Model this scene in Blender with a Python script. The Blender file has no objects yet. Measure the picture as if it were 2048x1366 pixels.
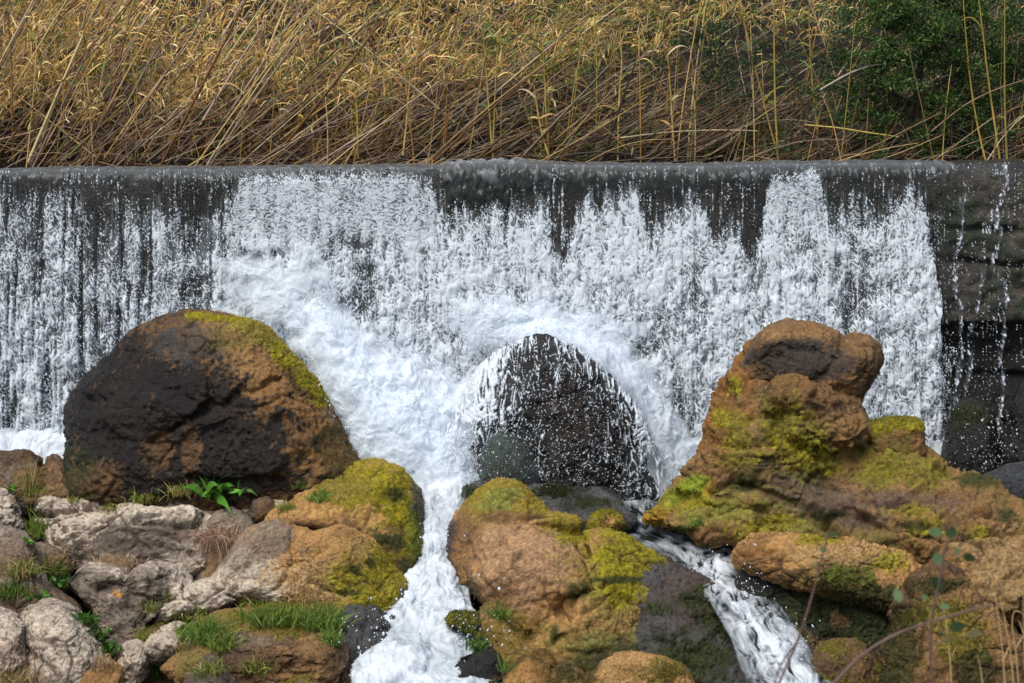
import bpy, math, random
import numpy as np
from mathutils import Vector
rnd = random.Random(11)
RS = np.random.RandomState(5)
scene = bpy.context.scene
COL = scene.collection
# ------------------------------------------------------------------ camera, sky, sun, exposure
CAM = np.array([0.0, -16.0, 3.4]); PITCH = math.radians(8.15); FPX = 3760.0
cd = bpy.data.cameras.new("camera"); cam = bpy.data.objects.new("camera", cd); COL.objects.link(cam)
cam.location = CAM; cam.rotation_euler = (math.radians(90) - PITCH, 0, 0)
cd.sensor_width = 36; cd.lens = FPX / 2048 * 36; cd.clip_start = 0.1; cd.clip_end = 3000
cd.dof.use_dof = True; cd.dof.focus_distance = 15.2; cd.dof.aperture_fstop = 3.4
scene.camera = cam
SUN_EL, SUN_AZ = math.radians(58), math.radians(212)     # azimuth clockwise from +Y
world = bpy.data.worlds.new("World"); scene.world = world; world.use_nodes = True
wn = world.node_tree; sky = wn.nodes.new("ShaderNodeTexSky"); sky.sky_type = 'NISHITA'; sky.sun_disc = False
sky.sun_elevation = SUN_EL; sky.sun_rotation = SUN_AZ; sky.air_density = 1.0; sky.dust_density = 4.0; sky.ozone_density = 1.0
wn.links.new(sky.outputs[0], wn.nodes["Background"].inputs[0]); wn.nodes["Background"].inputs[1].default_value = 0.085
ld = bpy.data.lights.new("sun", 'SUN'); ld.energy = 1.5; ld.angle = math.radians(34); ld.color = (1.0, 0.97, 0.92)
sun = bpy.data.objects.new("sun", ld); COL.objects.link(sun)
sv = Vector((math.sin(SUN_AZ) * math.cos(SUN_EL), math.cos(SUN_AZ) * math.cos(SUN_EL), math.sin(SUN_EL)))
sun.rotation_euler = sv.to_track_quat('Z', 'Y').to_euler(); sun.location = sv * 30
scene.view_settings.view_transform = 'Standard'; scene.view_settings.look = 'None'
scene.view_settings.exposure = 1.08
scene.render.engine = 'CYCLES'
scene.cycles.max_bounces = 6; scene.cycles.transparent_max_bounces = 24

# ------------------------------------------------------------------ projection helpers (2048 x 1366 photo pixels)
CP, SP = math.cos(PITCH), math.sin(PITCH)
def at(px, py, Y):
    px = np.asarray(px, float); py = np.asarray(py, float); Y = np.asarray(Y, float)
    a = (px - 1024) / FPX; b = -(py - 683) / FPX
    dy = CP + b * SP; dz = -SP + b * CP
    t = (Y - CAM[1]) / dy
    return np.stack(np.broadcast_arrays(CAM[0] + t * a, Y + 0 * t, CAM[2] + t * dz), -1)
def proj(V):
    d = V - CAM
    f = d[:, 1] * CP - d[:, 2] * SP; u = d[:, 1] * SP + d[:, 2] * CP
    return 1024 + FPX * d[:, 0] / f, 683 - FPX * u / f
def ppm(Y): return FPX / (16.0 + Y)
def gz(Y):
    Y = np.asarray(Y, float)
    return np.where(Y > -1, 0.0, np.maximum(0.333 * (Y + 1), -1.25))
def gY(py):
    th = np.tan(PITCH + np.arctan((np.asarray(py, float) - 683) / FPX))
    return (3.067 - 16 * th) / (th + .333)
def gp(px, py, dY=0.0, dz=0.0):
    p = at(px, py, float(gY(py)) + dY); p[..., 2] += dz; return p

# ------------------------------------------------------------------ noise
_G3 = np.array([[1,1,0],[-1,1,0],[1,-1,0],[-1,-1,0],[1,0,1],[-1,0,1],[1,0,-1],[-1,0,-1],[0,1,1],[0,-1,1],[0,1,-1],[0,-1,-1],[1,1,0],[-1,1,0],[0,-1,1],[0,-1,-1]], np.float32)
_P = np.random.RandomState(7).permutation(4096).astype(np.int32)
def _h(i, j, k): return _P[(_P[(_P[i & 4095] + j) & 4095] + k) & 4095] & 15
def perlin(p, seed=0.0):
    p = np.asarray(p, np.float32) + np.float32(seed * 17.31 + 100.5)
    i = np.floor(p).astype(np.int32); f = p - i
    w = f * f * f * (f * (f * 6 - 15) + 10)
    out = 0
    for dx in (0, 1):
        wx = w[:, 0] if dx else 1 - w[:, 0]
        for dy in (0, 1):
            wy = wx * (w[:, 1] if dy else 1 - w[:, 1])
            for dz in (0, 1):
                g = _G3[_h(i[:, 0] + dx, i[:, 1] + dy, i[:, 2] + dz)]
                d = g[:, 0] * (f[:, 0] - dx) + g[:, 1] * (f[:, 1] - dy) + g[:, 2] * (f[:, 2] - dz)
                out = out + d * wy * (w[:, 2] if dz else 1 - w[:, 2])
    return out
_A2 = np.random.RandomState(9).uniform(0, 2 * np.pi, 4096); _G2 = np.stack([np.cos(_A2), np.sin(_A2)], 1).astype(np.float32) * 1.4
def perlin2(x, y, seed=0.0):
    x = np.asarray(x, np.float32) + np.float32(seed * 13.7 + 200.3); y = np.asarray(y, np.float32) + np.float32(seed * 7.9 + 200.7)
    i = np.floor(x).astype(np.int32); j = np.floor(y).astype(np.int32); f = x - i; g = y - j
    u = f * f * f * (f * (f * 6 - 15) + 10); v = g * g * g * (g * (g * 6 - 15) + 10)
    def c(di, dj):
        q = _G2[_P[(_P[(i + di) & 4095] + j + dj) & 4095]]
        return q[..., 0] * (f - di) + q[..., 1] * (g - dj)
    a, b = c(0, 0), c(1, 0); e, h = c(0, 1), c(1, 1)
    a = a + u * (b - a); e = e + u * (h - e)
    return a + v * (e - a)
def fbm(p, octv, seed=0.0, gain=.5):
    s = 0; a = 1.0
    for o in range(octv):
        s = s + a * perlin(p, seed + o); p = p * 2.03; a *= gain
    return s
def fbm2(x, y, octv, seed=0.0, gain=.5):
    s = 0; a = 1.0
    for o in range(octv):
        s = s + a * perlin2(x, y, seed + o); x = x * 2.03; y = y * 2.03; a *= gain
    return s
def worley(p, seed=0):
    """nearest and second nearest distance to jittered cell points, and a value 0..1 of the nearest cell"""
    p = np.asarray(p, np.float32) + np.float32(300.3 + seed * 3.7); i = np.floor(p).astype(np.int32); f = p - i
    d1 = np.full(len(p), 9., np.float32); d2 = d1.copy(); cid = np.zeros(len(p), np.float32)
    for a in (-1, 0, 1):
        for b in (-1, 0, 1):
            for c in (-1, 0, 1):
                h = _P[(_P[(_P[(i[:, 0] + a) & 4095] + i[:, 1] + b) & 4095] + i[:, 2] + c) & 4095]
                q = np.stack([h & 15, (h >> 4) & 15, (h >> 8) & 15], 1) / np.float32(15) * .9 + .05
                d = np.sqrt(((q + np.array((a, b, c), np.float32) - f) ** 2).sum(1)); n = d < d1
                d2 = np.where(n, d1, np.minimum(d2, d)); cid = np.where(n, h / np.float32(4096), cid); d1 = np.where(n, d, d1)
    return d1, d2, cid
def ss(a, b, x):
    t = np.clip((x - a) / (b - a), 0, 1); return t * t * (3 - 2 * t)
def lerp(a, b, t): return a + (b - a) * t
def segdist(x, y, pts):
    d = np.full(x.shape, 1e9)
    for (x0, y0), (x1, y1) in zip(pts[:-1], pts[1:]):
        vx, vy = x1 - x0, y1 - y0
        t = np.clip(((x - x0) * vx + (y - y0) * vy) / (vx * vx + vy * vy + 1e-9), 0, 1)
        d = np.minimum(d, np.hypot(x - x0 - t * vx, y - y0 - t * vy))
    return d

# ------------------------------------------------------------------ meshes and objects
def vnormals(V, F):
    a, b, c, d = (V[F[:, k]] for k in (0, 1, 2, F.shape[1] - 1))
    n = np.cross(c - a, d - b) if F.shape[1] == 4 else np.cross(b - a, c - a)
    N = np.zeros_like(V)
    for k in range(F.shape[1]):
        for ax in range(3): N[:, ax] += np.bincount(F[:, k], n[:, ax], len(V))
    return N / (np.linalg.norm(N, axis=1, keepdims=True) + 1e-12)
def mesh_obj(name, V, F, mat, col=None, rough=None, parent=None, smooth=True, alpha=None):
    me = bpy.data.meshes.new(name); V = np.ascontiguousarray(V, np.float32); F = np.ascontiguousarray(F, np.int32); k = F.shape[1]
    me.vertices.add(len(V)); me.vertices.foreach_set("co", V.ravel())
    me.loops.add(F.size); me.loops.foreach_set("vertex_index", F.ravel())
    me.polygons.add(len(F)); me.polygons.foreach_set("loop_start", np.arange(0, F.size, k, dtype=np.int32))
    me.polygons.foreach_set("use_smooth", np.full(len(F), smooth, bool))
    if col is not None:
        a = me.color_attributes.new("col", 'FLOAT_COLOR', 'POINT')
        c4 = np.ones((len(V), 4), np.float32); c4[:, :3] = col
        if rough is not None: c4[:, 3] = rough
        a.data.foreach_set("color", c4.ravel())
    if alpha is not None:
        a = me.attributes.new("body", 'FLOAT', 'POINT'); a.data.foreach_set("value", np.ascontiguousarray(alpha, np.float32))
    me.update(calc_edges=True)
    me.materials.append(mat)
    o = bpy.data.objects.new(name, me); COL.objects.link(o)
    if parent is not None: o.parent = parent
    return o
def compact(V, F, *attrs):
    u, inv = np.unique(F.ravel(), return_inverse=True)
    return (V[u], inv.reshape(F.shape)) + tuple(a[u] for a in attrs)
def tag(o, label=None, cat=None, group=None, kind=None):
    if label: o['label'] = label
    if cat: o['category'] = cat
    if group: o['group'] = group
    if kind: o['kind'] = kind
    return o
def empty(name, loc=(0, 0, 0)):
    o = bpy.data.objects.new(name, None); COL.objects.link(o); o.location = loc; return o
def grid_faces(n, m):
    a = np.arange(n * m).reshape(n, m)
    return np.stack([a[:-1, :-1], a[1:, :-1], a[1:, 1:], a[:-1, 1:]], -1).reshape(-1, 4)

# ------------------------------------------------------------------ materials
def mat_new(name):
    m = bpy.data.materials.new(name); m.use_nodes = True
    return m, m.node_tree.nodes, m.node_tree.links, m.node_tree.nodes["Principled BSDF"]
def rock_material():
    m, N, L, P = mat_new("rock")
    at_ = N.new("ShaderNodeVertexColor"); at_.layer_name = "col"
    geo = N.new("ShaderNodeNewGeometry")
    n1 = N.new("ShaderNodeTexNoise"); n1.inputs["Scale"].default_value = 38; n1.inputs["Detail"].default_value = 6; n1.inputs["Roughness"].default_value = .65
    n2 = N.new("ShaderNodeTexNoise"); n2.inputs["Scale"].default_value = 150; n2.inputs["Detail"].default_value = 3
    for n in (n1, n2): L.new(geo.outputs["Position"], n.inputs["Vector"])
    r1 = N.new("ShaderNodeMapRange"); r1.inputs[1].default_value = .3; r1.inputs[2].default_value = .72; r1.inputs[3].default_value = .52; r1.inputs[4].default_value = 1.38
    L.new(n1.outputs[0], r1.inputs[0])
    mx = N.new("ShaderNodeMix"); mx.data_type = 'RGBA'; mx.blend_type = 'MULTIPLY'; mx.inputs[0].default_value = 1
    L.new(at_.outputs[0], mx.inputs[6]); L.new(r1.outputs[0], mx.inputs[7]); L.new(mx.outputs[2], P.inputs["Base Color"])
    L.new(at_.outputs[1], P.inputs["Roughness"])
    ad = N.new("ShaderNodeMath"); ad.operation = 'MULTIPLY_ADD'; ad.inputs[1].default_value = .45
    L.new(n2.outputs[0], ad.inputs[0]); L.new(n1.outputs[0], ad.inputs[2])
    b = N.new("ShaderNodeBump"); b.inputs["Strength"].default_value = .9; b.inputs["Distance"].default_value = .026
    L.new(ad.outputs[0], b.inputs["Height"]); L.new(b.outputs[0], P.inputs["Normal"])
    P.inputs["Specular IOR Level"].default_value = .32
    return m
def water_material():
    m, N, L, P = mat_new("water")
    at_ = N.new("ShaderNodeVertexColor"); at_.layer_name = "col"
    L.new(at_.outputs[0], P.inputs["Base Color"]); L.new(at_.outputs[1], P.inputs["Roughness"])
    P.inputs["IOR"].default_value = 1.33; P.inputs["Specular IOR Level"].default_value = .5
    geo = N.new("ShaderNodeNewGeometry"); n = N.new("ShaderNodeTexNoise"); n.inputs["Scale"].default_value = 60; n.inputs["Detail"].default_value = 4
    L.new(geo.outputs["Position"], n.inputs["Vector"])
    b = N.new("ShaderNodeBump"); b.inputs["Strength"].default_value = .35; b.inputs["Distance"].default_value = .008
    L.new(n.outputs[0], b.inputs["Height"]); L.new(b.outputs[0], P.inputs["Normal"])
    tr = N.new("ShaderNodeBsdfTranslucent"); L.new(at_.outputs[0], tr.inputs[0])
    mx = N.new("ShaderNodeMixShader"); mx.inputs[0].default_value = .42
    L.new(P.outputs[0], mx.inputs[1]); L.new(tr.outputs[0], mx.inputs[2])
    bo = N.new("ShaderNodeAttribute"); bo.attribute_name = "body"; tp = N.new("ShaderNodeBsdfTransparent"); m2 = N.new("ShaderNodeMixShader")
    L.new(bo.outputs["Fac"], m2.inputs[0]); L.new(tp.outputs[0], m2.inputs[1]); L.new(mx.outputs[0], m2.inputs[2])
    L.new(m2.outputs[0], N["Material Output"].inputs[0])
    return m
def plant_material(name, transl=.3, rough=.6):
    m, N, L, P = mat_new(name)
    at_ = N.new("ShaderNodeVertexColor"); at_.layer_name = "col"
    L.new(at_.outputs[0], P.inputs["Base Color"]); P.inputs["Roughness"].default_value = rough; P.inputs["Specular IOR Level"].default_value = .3
    if transl:
        tr = N.new("ShaderNodeBsdfTranslucent"); L.new(at_.outputs[0], tr.inputs[0])
        mx = N.new("ShaderNodeMixShader"); mx.inputs[0].default_value = transl
        L.new(P.outputs[0], mx.inputs[1]); L.new(tr.outputs[0], mx.inputs[2]); L.new(mx.outputs[0], N["Material Output"].inputs[0])
    return m
M_ROCK = rock_material(); M_WATER = water_material(); M_LEAF = plant_material("leaf_blade", .3); M_STEM = plant_material("dry_stem", 0, .55)

# ------------------------------------------------------------------ rocks
TAN, TAN2 = np.array((.42, .235, .082)), np.array((.26, .140, .046))
GREY, GREY2, PALE = np.array((.205, .155, .112)), np.array((.098, .073, .052)), np.array((.64, .55, .43))
BROWN, BROWN2 = np.array((.155, .085, .034)), np.array((.085, .05, .025))
RUST = np.array((.29, .135, .032))
BLACK = np.array((.013, .012, .012)); WETG = np.array((.075, .075, .072))
MOSS, MOSS2, GREENM, DKMOSS = np.array((.275, .240, .011)), np.array((.185, .160, .018)), np.array((.17, .22, .014)), np.array((.028, .038, .006))
CREAM = np.array((.60, .55, .33)); OLIVE = np.array((.22, .165, .042)); PURP = np.array((.11, .075, .06)); SAND = np.array((.50, .335, .15))
STY = {'tan': (TAN, TAN2), 'grey': (GREY, GREY2), 'brown': (BROWN, BROWN2), 'dark': (np.array((.020, .018, .017)), BLACK), 'wet': (WETG, np.array((.018, .018, .018))), 'olive': (TAN * .62, OLIVE * .85), 'cream': (CREAM, CREAM * .8), 'rust': (RUST, BROWN)}
_cs = {}
def cubesphere(n):
    if n in _cs: return _cs[n]
    u = np.tan(np.linspace(-1, 1, n) * np.pi / 4); A, B = np.meshgrid(u, u, indexing='ij'); O = np.ones_like(A)
    Vs, Fs = [], []
    for k, (x, y, z) in enumerate([(O, A, B), (-O, B, A), (B, O, A), (A, -O, B), (A, B, O), (B, A, -O)]):
        Vs.append(np.stack([x, y, z], -1).reshape(-1, 3)); Fs.append(grid_faces(n, n) + k * n * n)
    V = np.concatenate(Vs); F = np.concatenate(Fs); V = V / np.linalg.norm(V, axis=1, keepdims=True)
    _, idx, inv = np.unique(np.round(V, 5), axis=0, return_index=True, return_inverse=True)
    _cs[n] = (V[idx], inv.ravel()[F]); return _cs[n]
def smooth_poly(pts, n=16):
    P = np.array(pts, float); k = len(P); out = []
    t = np.linspace(0, 1, n, endpoint=False)[:, None]
    for i in range(k):
        a, b, c, d = P[i - 1], P[i], P[(i + 1) % k], P[(i + 2) % k]
        out.append(b + .5 * t * (c - a + t * (2 * a - 5 * b + 4 * c - d + t * (3 * (b - c) + d - a))))
    return np.concatenate(out)
def blob(outline, Y, df, db, lean=0.0, n=60, ex=2.3, cen=None, cut=0):
    """A closed lump whose outline seen from the camera's side follows the polygon, with real depth before and behind."""
    P = smooth_poly(outline)
    c = np.array(cen, float) if cen else .5 * (P.max(0) + P.min(0)) * .4 + .6 * P.mean(0)
    d = P - c; th = np.arctan2(d[:, 1], d[:, 0]); r = np.hypot(d[:, 0], d[:, 1])
    bins = np.linspace(-np.pi, np.pi, 361)[:-1]; o = np.argsort(th)
    R = np.interp(bins, th[o], r[o], period=2 * np.pi)
    R = sum(np.roll(R, s) * w for s, w in ((-2, .1), (-1, .2), (0, .4), (1, .2), (2, .1)))
    S, F = cubesphere(n); rho = np.hypot(S[:, 0], S[:, 2]); h = np.abs(S[:, 1])
    k = (rho ** ex + h ** ex) ** (-1 / ex); rho, h = rho * k, h * k
    t = np.arctan2(-S[:, 2], S[:, 0]); rr = np.interp(t, np.append(bins, np.pi), np.append(R, R[0]))
    rr = lerp(R.mean(), rr, ss(0, .75, rho))
    px = c[0] + rr * rho * np.cos(t); py = c[1] + rr * rho * np.sin(t)
    Y0 = Y + lean * (c[1] - py) / ppm(Y) + np.where(S[:, 1] < 0, -df * h, db * h)
    V = at(px, py, Y0)
    if cut:
        rr = np.random.RandomState(int(abs(P[0, 0] * 3 + P[0, 1])) % 9999); c3 = V.mean(0)
        for _ in range(cut):
            nn = rr.normal(0, 1, 3) * np.array([.8, .45, .8]) + np.array([0, -1.0, .25]); nn /= np.linalg.norm(nn); h = (V - c3) @ nn
            V = V - nn * (np.maximum(h - h.max() * rr.uniform(.74, .94) - .012 * perlin(V * 7, 3), 0) * .9)[:, None]
    return V, F
def fuse(parts, voxel=.014, it=5):
    Vs, Fs, o = [], [], 0
    for V, F in parts: Vs.append(V); Fs.append(F + o); o += len(V)
    me = bpy.data.meshes.new("tmp"); me.from_pydata(np.concatenate(Vs).tolist(), [], np.concatenate(Fs).tolist())
    ob = bpy.data.objects.new("tmp", me); COL.objects.link(ob)
    md = ob.modifiers.new("r", 'REMESH'); md.mode = 'VOXEL'; md.voxel_size = voxel
    dg = bpy.context.evaluated_depsgraph_get(); ev = ob.evaluated_get(dg).to_mesh()
    V = np.empty(len(ev.vertices) * 3, np.float32); ev.vertices.foreach_get("co", V); V = V.reshape(-1, 3).astype(float)
    lt = np.empty(len(ev.polygons), np.int32); ev.polygons.foreach_get("loop_total", lt)
    li = np.empty(len(ev.loops), np.int32); ev.loops.foreach_get("vertex_index", li)
    F = li.reshape(-1, 4) if (lt == 4).all() else np.array([list(p.vertices) for p in ev.polygons if len(p.vertices) == 4])
    ob.evaluated_get(dg).to_mesh_clear(); bpy.data.objects.remove(ob); bpy.data.meshes.remove(me)
    E = np.concatenate([F[:, [k, (k + 1) % 4]] for k in range(4)])
    cnt = np.bincount(E[:, 0], minlength=len(V)).astype(float)
    for _ in range(it):
        A = np.stack([np.bincount(E[:, 0], V[E[:, 1], k], len(V)) for k in range(3)], 1) / np.maximum(cnt, 1)[:, None]
        V = V * .4 + A * .6
    return V, F
def paint_mask(px, py, shp, noise, soft):
    """shp: list of (x, y, r) or (x, y, rx, ry) spots, or ('line', pts, width)."""
    m = np.full(px.shape, -9.0)
    for s in shp:
        if s[0] == 'line': v = 1 - segdist(px, py, s[1]) / s[2]
        else:
            rx = s[2]; ry = s[3] if len(s) > 3 else s[2]
            v = 1 - np.hypot((px - s[0]) / rx, (py - s[1]) / ry)
        m = np.maximum(m, v)
    return ss(-soft, soft, m + .12 + noise)
def finish_rock(name, V, F, style='grey', amp=1.0, rough=.75, paint=(), creases=(), bumps=(), moss=0.0, mosscol=None, pale=0.0, strata=0.0, fine=1.0, facet=0.0, frac=0.0, mossy=True, seed=None, parent=None, mat=None, build=True):
    seed = (abs(hash_name(name)) % 97 + 3 * len(V) % 41) if seed is None else seed
    if facet:                                   # broken faces: slice the lump by tilted planes
        rr = np.random.RandomState(seed * 7 + 1); cen = V.mean(0)
        for _ in range(int(7 + 7 * facet)):
            n = rr.normal(0, 1, 3) * np.array([.75, .5, .75]) + np.array([0, -1.15, .25]); n /= np.linalg.norm(n)
            h = (V - cen) @ n; lim = h.max() * rr.uniform(.72, .94) + .018 * perlin(V * 6, seed + 60)
            V = V - n * (np.maximum(h - lim, 0) * min(1, .75 + .2 * facet))[:, None]
    N = vnormals(V, F); px, py = proj(V)
    disp = .085 * amp * fbm(V * 1.7, 2, seed) + .030 * amp * fbm(V * 5.2, 2, seed + 5) + .0085 * fine * fbm(V * 19, 3, seed + 9, .6)
    disp += fine * .011 * (np.abs(perlin(V * 11 + .6 * perlin(V * 6, seed)[:, None], seed + 41)) - .25) + fine * .0055 * perlin(V * 46, seed + 42)
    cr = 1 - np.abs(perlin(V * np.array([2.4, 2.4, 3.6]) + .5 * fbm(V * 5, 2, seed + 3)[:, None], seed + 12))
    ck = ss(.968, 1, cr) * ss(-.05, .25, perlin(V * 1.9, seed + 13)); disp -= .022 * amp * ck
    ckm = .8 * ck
    if frac:                                    # plates and chips between irregular fractures
        w = V + .10 * np.stack([fbm(V * 2.6, 2, seed + k) for k in (61, 63, 65)], 1)
        for sc, am in ((np.array((2.2, 2.2, 3.8)), .040), (np.array((6.0, 6.0, 9.5)), .019), (np.array((15.0, 15.0, 21.0)), .006)):
            d1, d2, cid = worley(w * sc, seed + 7); e = d2 - d1
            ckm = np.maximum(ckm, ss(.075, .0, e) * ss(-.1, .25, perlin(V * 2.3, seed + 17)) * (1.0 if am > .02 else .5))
            disp += frac * am * ((cid - .5) * ss(0, .16, e) * 1.3 - .55 * ss(.07, .0, e) * ss(-.1, .25, perlin(V * 2.3, seed + 17)))
    pit = perlin(V * 24, seed + 14); disp -= .009 * fine * ss(.42, .7, pit)
    if strata:
        disp += strata * .022 * perlin(np.stack([V[:, 0] * 1.2, V[:, 1] * 1.2, V[:, 2] * 13 + 2.5 * perlin(V * 2, seed)], 1), seed + 16)
    front = N[:, 1] < .25
    wob = 10 * fbm2(px / 40, py / 40, 2, seed)
    for pts, w, dep in creases: disp -= np.where(front, dep * np.exp(-(segdist(px + wob, py + wob * .7, pts) / w) ** 2), 0)
    for x, y, rx, ry, a in bumps: disp += np.where(front, a * np.exp(-((px - x) / rx) ** 2 - ((py - y) / ry) ** 2), 0)
    V = V + N * disp[:, None]
    N = vnormals(V, F); px, py = proj(V)
    c1, c2 = STY[style]
    nz = fbm(V * 3.1, 3, seed + 20); nf = fbm(V * 14, 3, seed + 24, .6); nm = fbm(V * 45, 2, seed + 28)
    c = lerp(c1, c2, ss(-.35, .35, nz + .5 * nf)[:, None])
    rg = np.full(len(V), rough); mw = np.zeros(len(V))
    if pale:
        t = min(1, 1.15 * pale) * ss(.22, .58, N[:, 2] * .95 + .55 * nz + .55 * nf)  # upward faces paler: bleached stone plus light from above put into the colour
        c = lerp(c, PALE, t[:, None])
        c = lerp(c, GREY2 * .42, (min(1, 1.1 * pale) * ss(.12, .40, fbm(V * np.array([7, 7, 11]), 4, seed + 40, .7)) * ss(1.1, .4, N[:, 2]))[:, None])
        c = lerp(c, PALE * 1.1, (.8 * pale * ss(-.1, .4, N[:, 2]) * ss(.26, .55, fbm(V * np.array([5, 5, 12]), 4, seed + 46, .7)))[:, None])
    for p in paint:
        colr, shp = p[0], p[1]; isM = any(np.allclose(colr / colr.max(), k / k.max(), atol=.22) for k in (MOSS, MOSS2, GREENM, DKMOSS)); st = p[2] if len(p) > 2 else 1.0; ro = p[3] if len(p) > 3 else None; soft = p[4] if len(p) > 4 else .22
        t = st * paint_mask(px, py, shp, .42 * nz + .6 * nf + .42 * nm, soft); mw = np.where(isM, np.maximum(mw, t), mw * (1 - t))
        tc = colr * (1 + .35 * nf[:, None] + .25 * nm[:, None])
        c = lerp(c, np.maximum(tc, .003), t[:, None])
        if ro is not None: rg = lerp(rg, ro, t)
    if moss:
        mc = MOSS if mosscol is None else mosscol
        t = ss(.0, .5, moss * 1.3 - 1.0 + .75 * N[:, 2] + .9 * nz + .7 * nf)
        cc = lerp(mc, lerp(MOSS2, DKMOSS, .25), ss(-.3, .4, nm + nf * .6)[:, None])
        c = lerp(c, cc, t[:, None]); rg = lerp(rg, .9, t); mw = np.maximum(mw, t)
        V = V + N * (.008 * t * (nm + .4))[:, None]
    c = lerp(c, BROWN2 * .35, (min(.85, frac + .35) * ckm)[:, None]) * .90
    sp = ss(.30, .62, perlin(V * 34, seed + 52) + .35 * perlin(V * 75, seed + 53)) * ss(-.35, .25, fbm(V * 3.6, 2, seed + 54))
    c = c * (1 - .5 * sp[:, None]); c = c * (1 + .16 * nm[:, None])
    V = V + N * (mw * (.012 * np.clip(nm + .35 * nf, -.3, .8) + .006))[:, None]
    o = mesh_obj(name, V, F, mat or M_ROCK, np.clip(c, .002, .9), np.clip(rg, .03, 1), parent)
    if mossy:
        k = np.flatnonzero((mw > .55) & (N[:, 1] < .3) & (px > -60) & (px < 2110) & (py < 1420))
        if len(k) > 60:                          # the moss pile: short soft shoots standing off the stone
            m = min(14000, len(k) * 2); k = k[RS.randint(0, len(k), m)]; B = V[k] + RS.normal(0, .004, (m, 3)) - N[k] * .002
            D = N[k] * 1.0 + RS.normal(0, .55, (m, 3)) + np.array([0, 0, .25])
            bv, bf, kk = blades(B, D, rotn(m, .008, .020), rotn(m, .004, .008), rotn(m, 0, .8), 2)
            mesh_obj("moss", bv, bf, M_LEAF, np.repeat(np.clip(c[k] * rotn(m, .85, 1.35)[:, None], .002, .9), kk, 0), parent=o)
    return o
def hash_name(s): return sum(ord(ch) * (i + 3) for i, ch in enumerate(s))
def rock(label, outline, Y, df=.35, db=.45, lean=.4, ex=2.3, cat='boulder', name='boulder', group=None, cen=None, grow=1.05, **kw):
    P = np.array(outline, float); g = P.mean(0); P = g + (P - g) * grow; outline = P.tolist(); size = float(np.max(P.max(0) - P.min(0)))
    n = int(np.clip(size * .34, 30, 150))
    V, F = blob(outline, Y, df, db, lean, n, ex, cen)
    o = finish_rock(name, V, F, seed=hash_name(label) % 89, **kw)
    return tag(o, label, cat, group)
# ------------------------------------------------------------------ ground, bank, weir wall
def ground():
    xs = np.concatenate([np.linspace(-400, -14, 14), np.linspace(-10, 10, 260), np.linspace(14, 400, 14)])
    ys = np.concatenate([np.linspace(-300, -26, 8), np.linspace(-20, 1.2, 280)])
    X, Y = np.meshgrid(xs, ys, indexing='ij'); Z = gz(Y) - .22 - .20 * ss(-.9, -1.4, Y)
    Z = np.where(Y < -7, -1.47 + 3.2 * ss(-8.5, -15, Y), Z)
    Z = Z + 1.6 * ss(5.5, 9, np.abs(X)) * ss(.5, -2, Y)
    V = np.stack([X, Y, Z], -1).reshape(-1, 3); n = fbm(V * 1.5, 4, 3); n2 = fbm(V * 11, 3, 8)
    V[:, 2] += .10 * n + .025 * n2
    c = lerp(BROWN2 * .7, WETG * .6, ss(-.2, .4, n + .4 * n2)[:, None])
    c = lerp(c, MOSS2 * .5, ss(.25, .6, fbm(V * 2.3, 3, 15))[:, None])
    soil = ss(-1.2, -1.7, V[:, 0] - .25 * (V[:, 1] + 2)); c = lerp(c, lerp(np.array((.06, .045, .03)), np.array((.035, .04, .015)), ss(-.1, .3, n2)[:, None]), soil[:, None])
    o = mesh_obj("riverbed", V, grid_faces(len(xs), len(ys)), M_ROCK, c, np.full(len(V), .55)); tag(o, kind='structure')
def bank_z(x, y):
    return 2.42 + .40 * (y - 1.0) + .12 * np.sin(x * 1.3 + y) + .10 * np.sin(x * 2.9 - y * 1.7) + .22 * ss(4, -4, x) * ss(1, 3.5, y)
def bank():
    xs = np.concatenate([np.linspace(-400, -16, 12), np.linspace(-12, 12, 160), np.linspace(16, 400, 12)])
    ys = np.concatenate([np.linspace(.45, 9, 90), np.linspace(10, 60, 20), np.linspace(80, 600, 8)])
    X, Y = np.meshgrid(xs, ys, indexing='ij')
    Z = np.where(Y < 60, bank_z(np.clip(X, -12, 12), Y), 26.0 + (Y - 60) * .1); Z = np.where(Y < 1.1, np.minimum(Z, 2.38), Z)
    V = np.stack([X, Y, Z], -1).reshape(-1, 3); n = fbm(V * 2, 4, 5); V[:, 2] += .06 * n
    c = lerp(np.array((.007, .0055, .004)), np.array((.018, .013, .007)), ss(-.3, .3, n)[:, None])
    o = mesh_obj("hillside", V, grid_faces(len(xs), len(ys)), M_ROCK, c, np.full(len(V), .9)); tag(o, kind='structure')
def crest_z(x): return 2.60 + .0085 * x + .010 * perlin2(np.asarray(x) / .42, np.asarray(x) * 0, 3) + .006 * perlin2(np.asarray(x) / .10, np.asarray(x) * 0, 5) + .016 * ss(-.75, -.45, x) * ss(.6, .0, x) + .006 * np.sin(x * 3.1)
R_CR = .13
def wall_profile(x, s):
    """s < 0 back over the crest top, 0..quarter round, then down the face; returns y, z (water side face leans out a little)."""
    zc = crest_z(x); q = R_CR * math.pi / 2
    a = np.clip(s, 0, q) / R_CR
    y = np.where(s < 0, -s, -R_CR * np.sin(a)); z = zc - R_CR + R_CR * np.cos(a)
    d = np.maximum(s - q, 0); z = z - d; y = y - .11 * d
    y = np.where(s < 0, R_CR * 0 - s, y)
    return y, z
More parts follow.
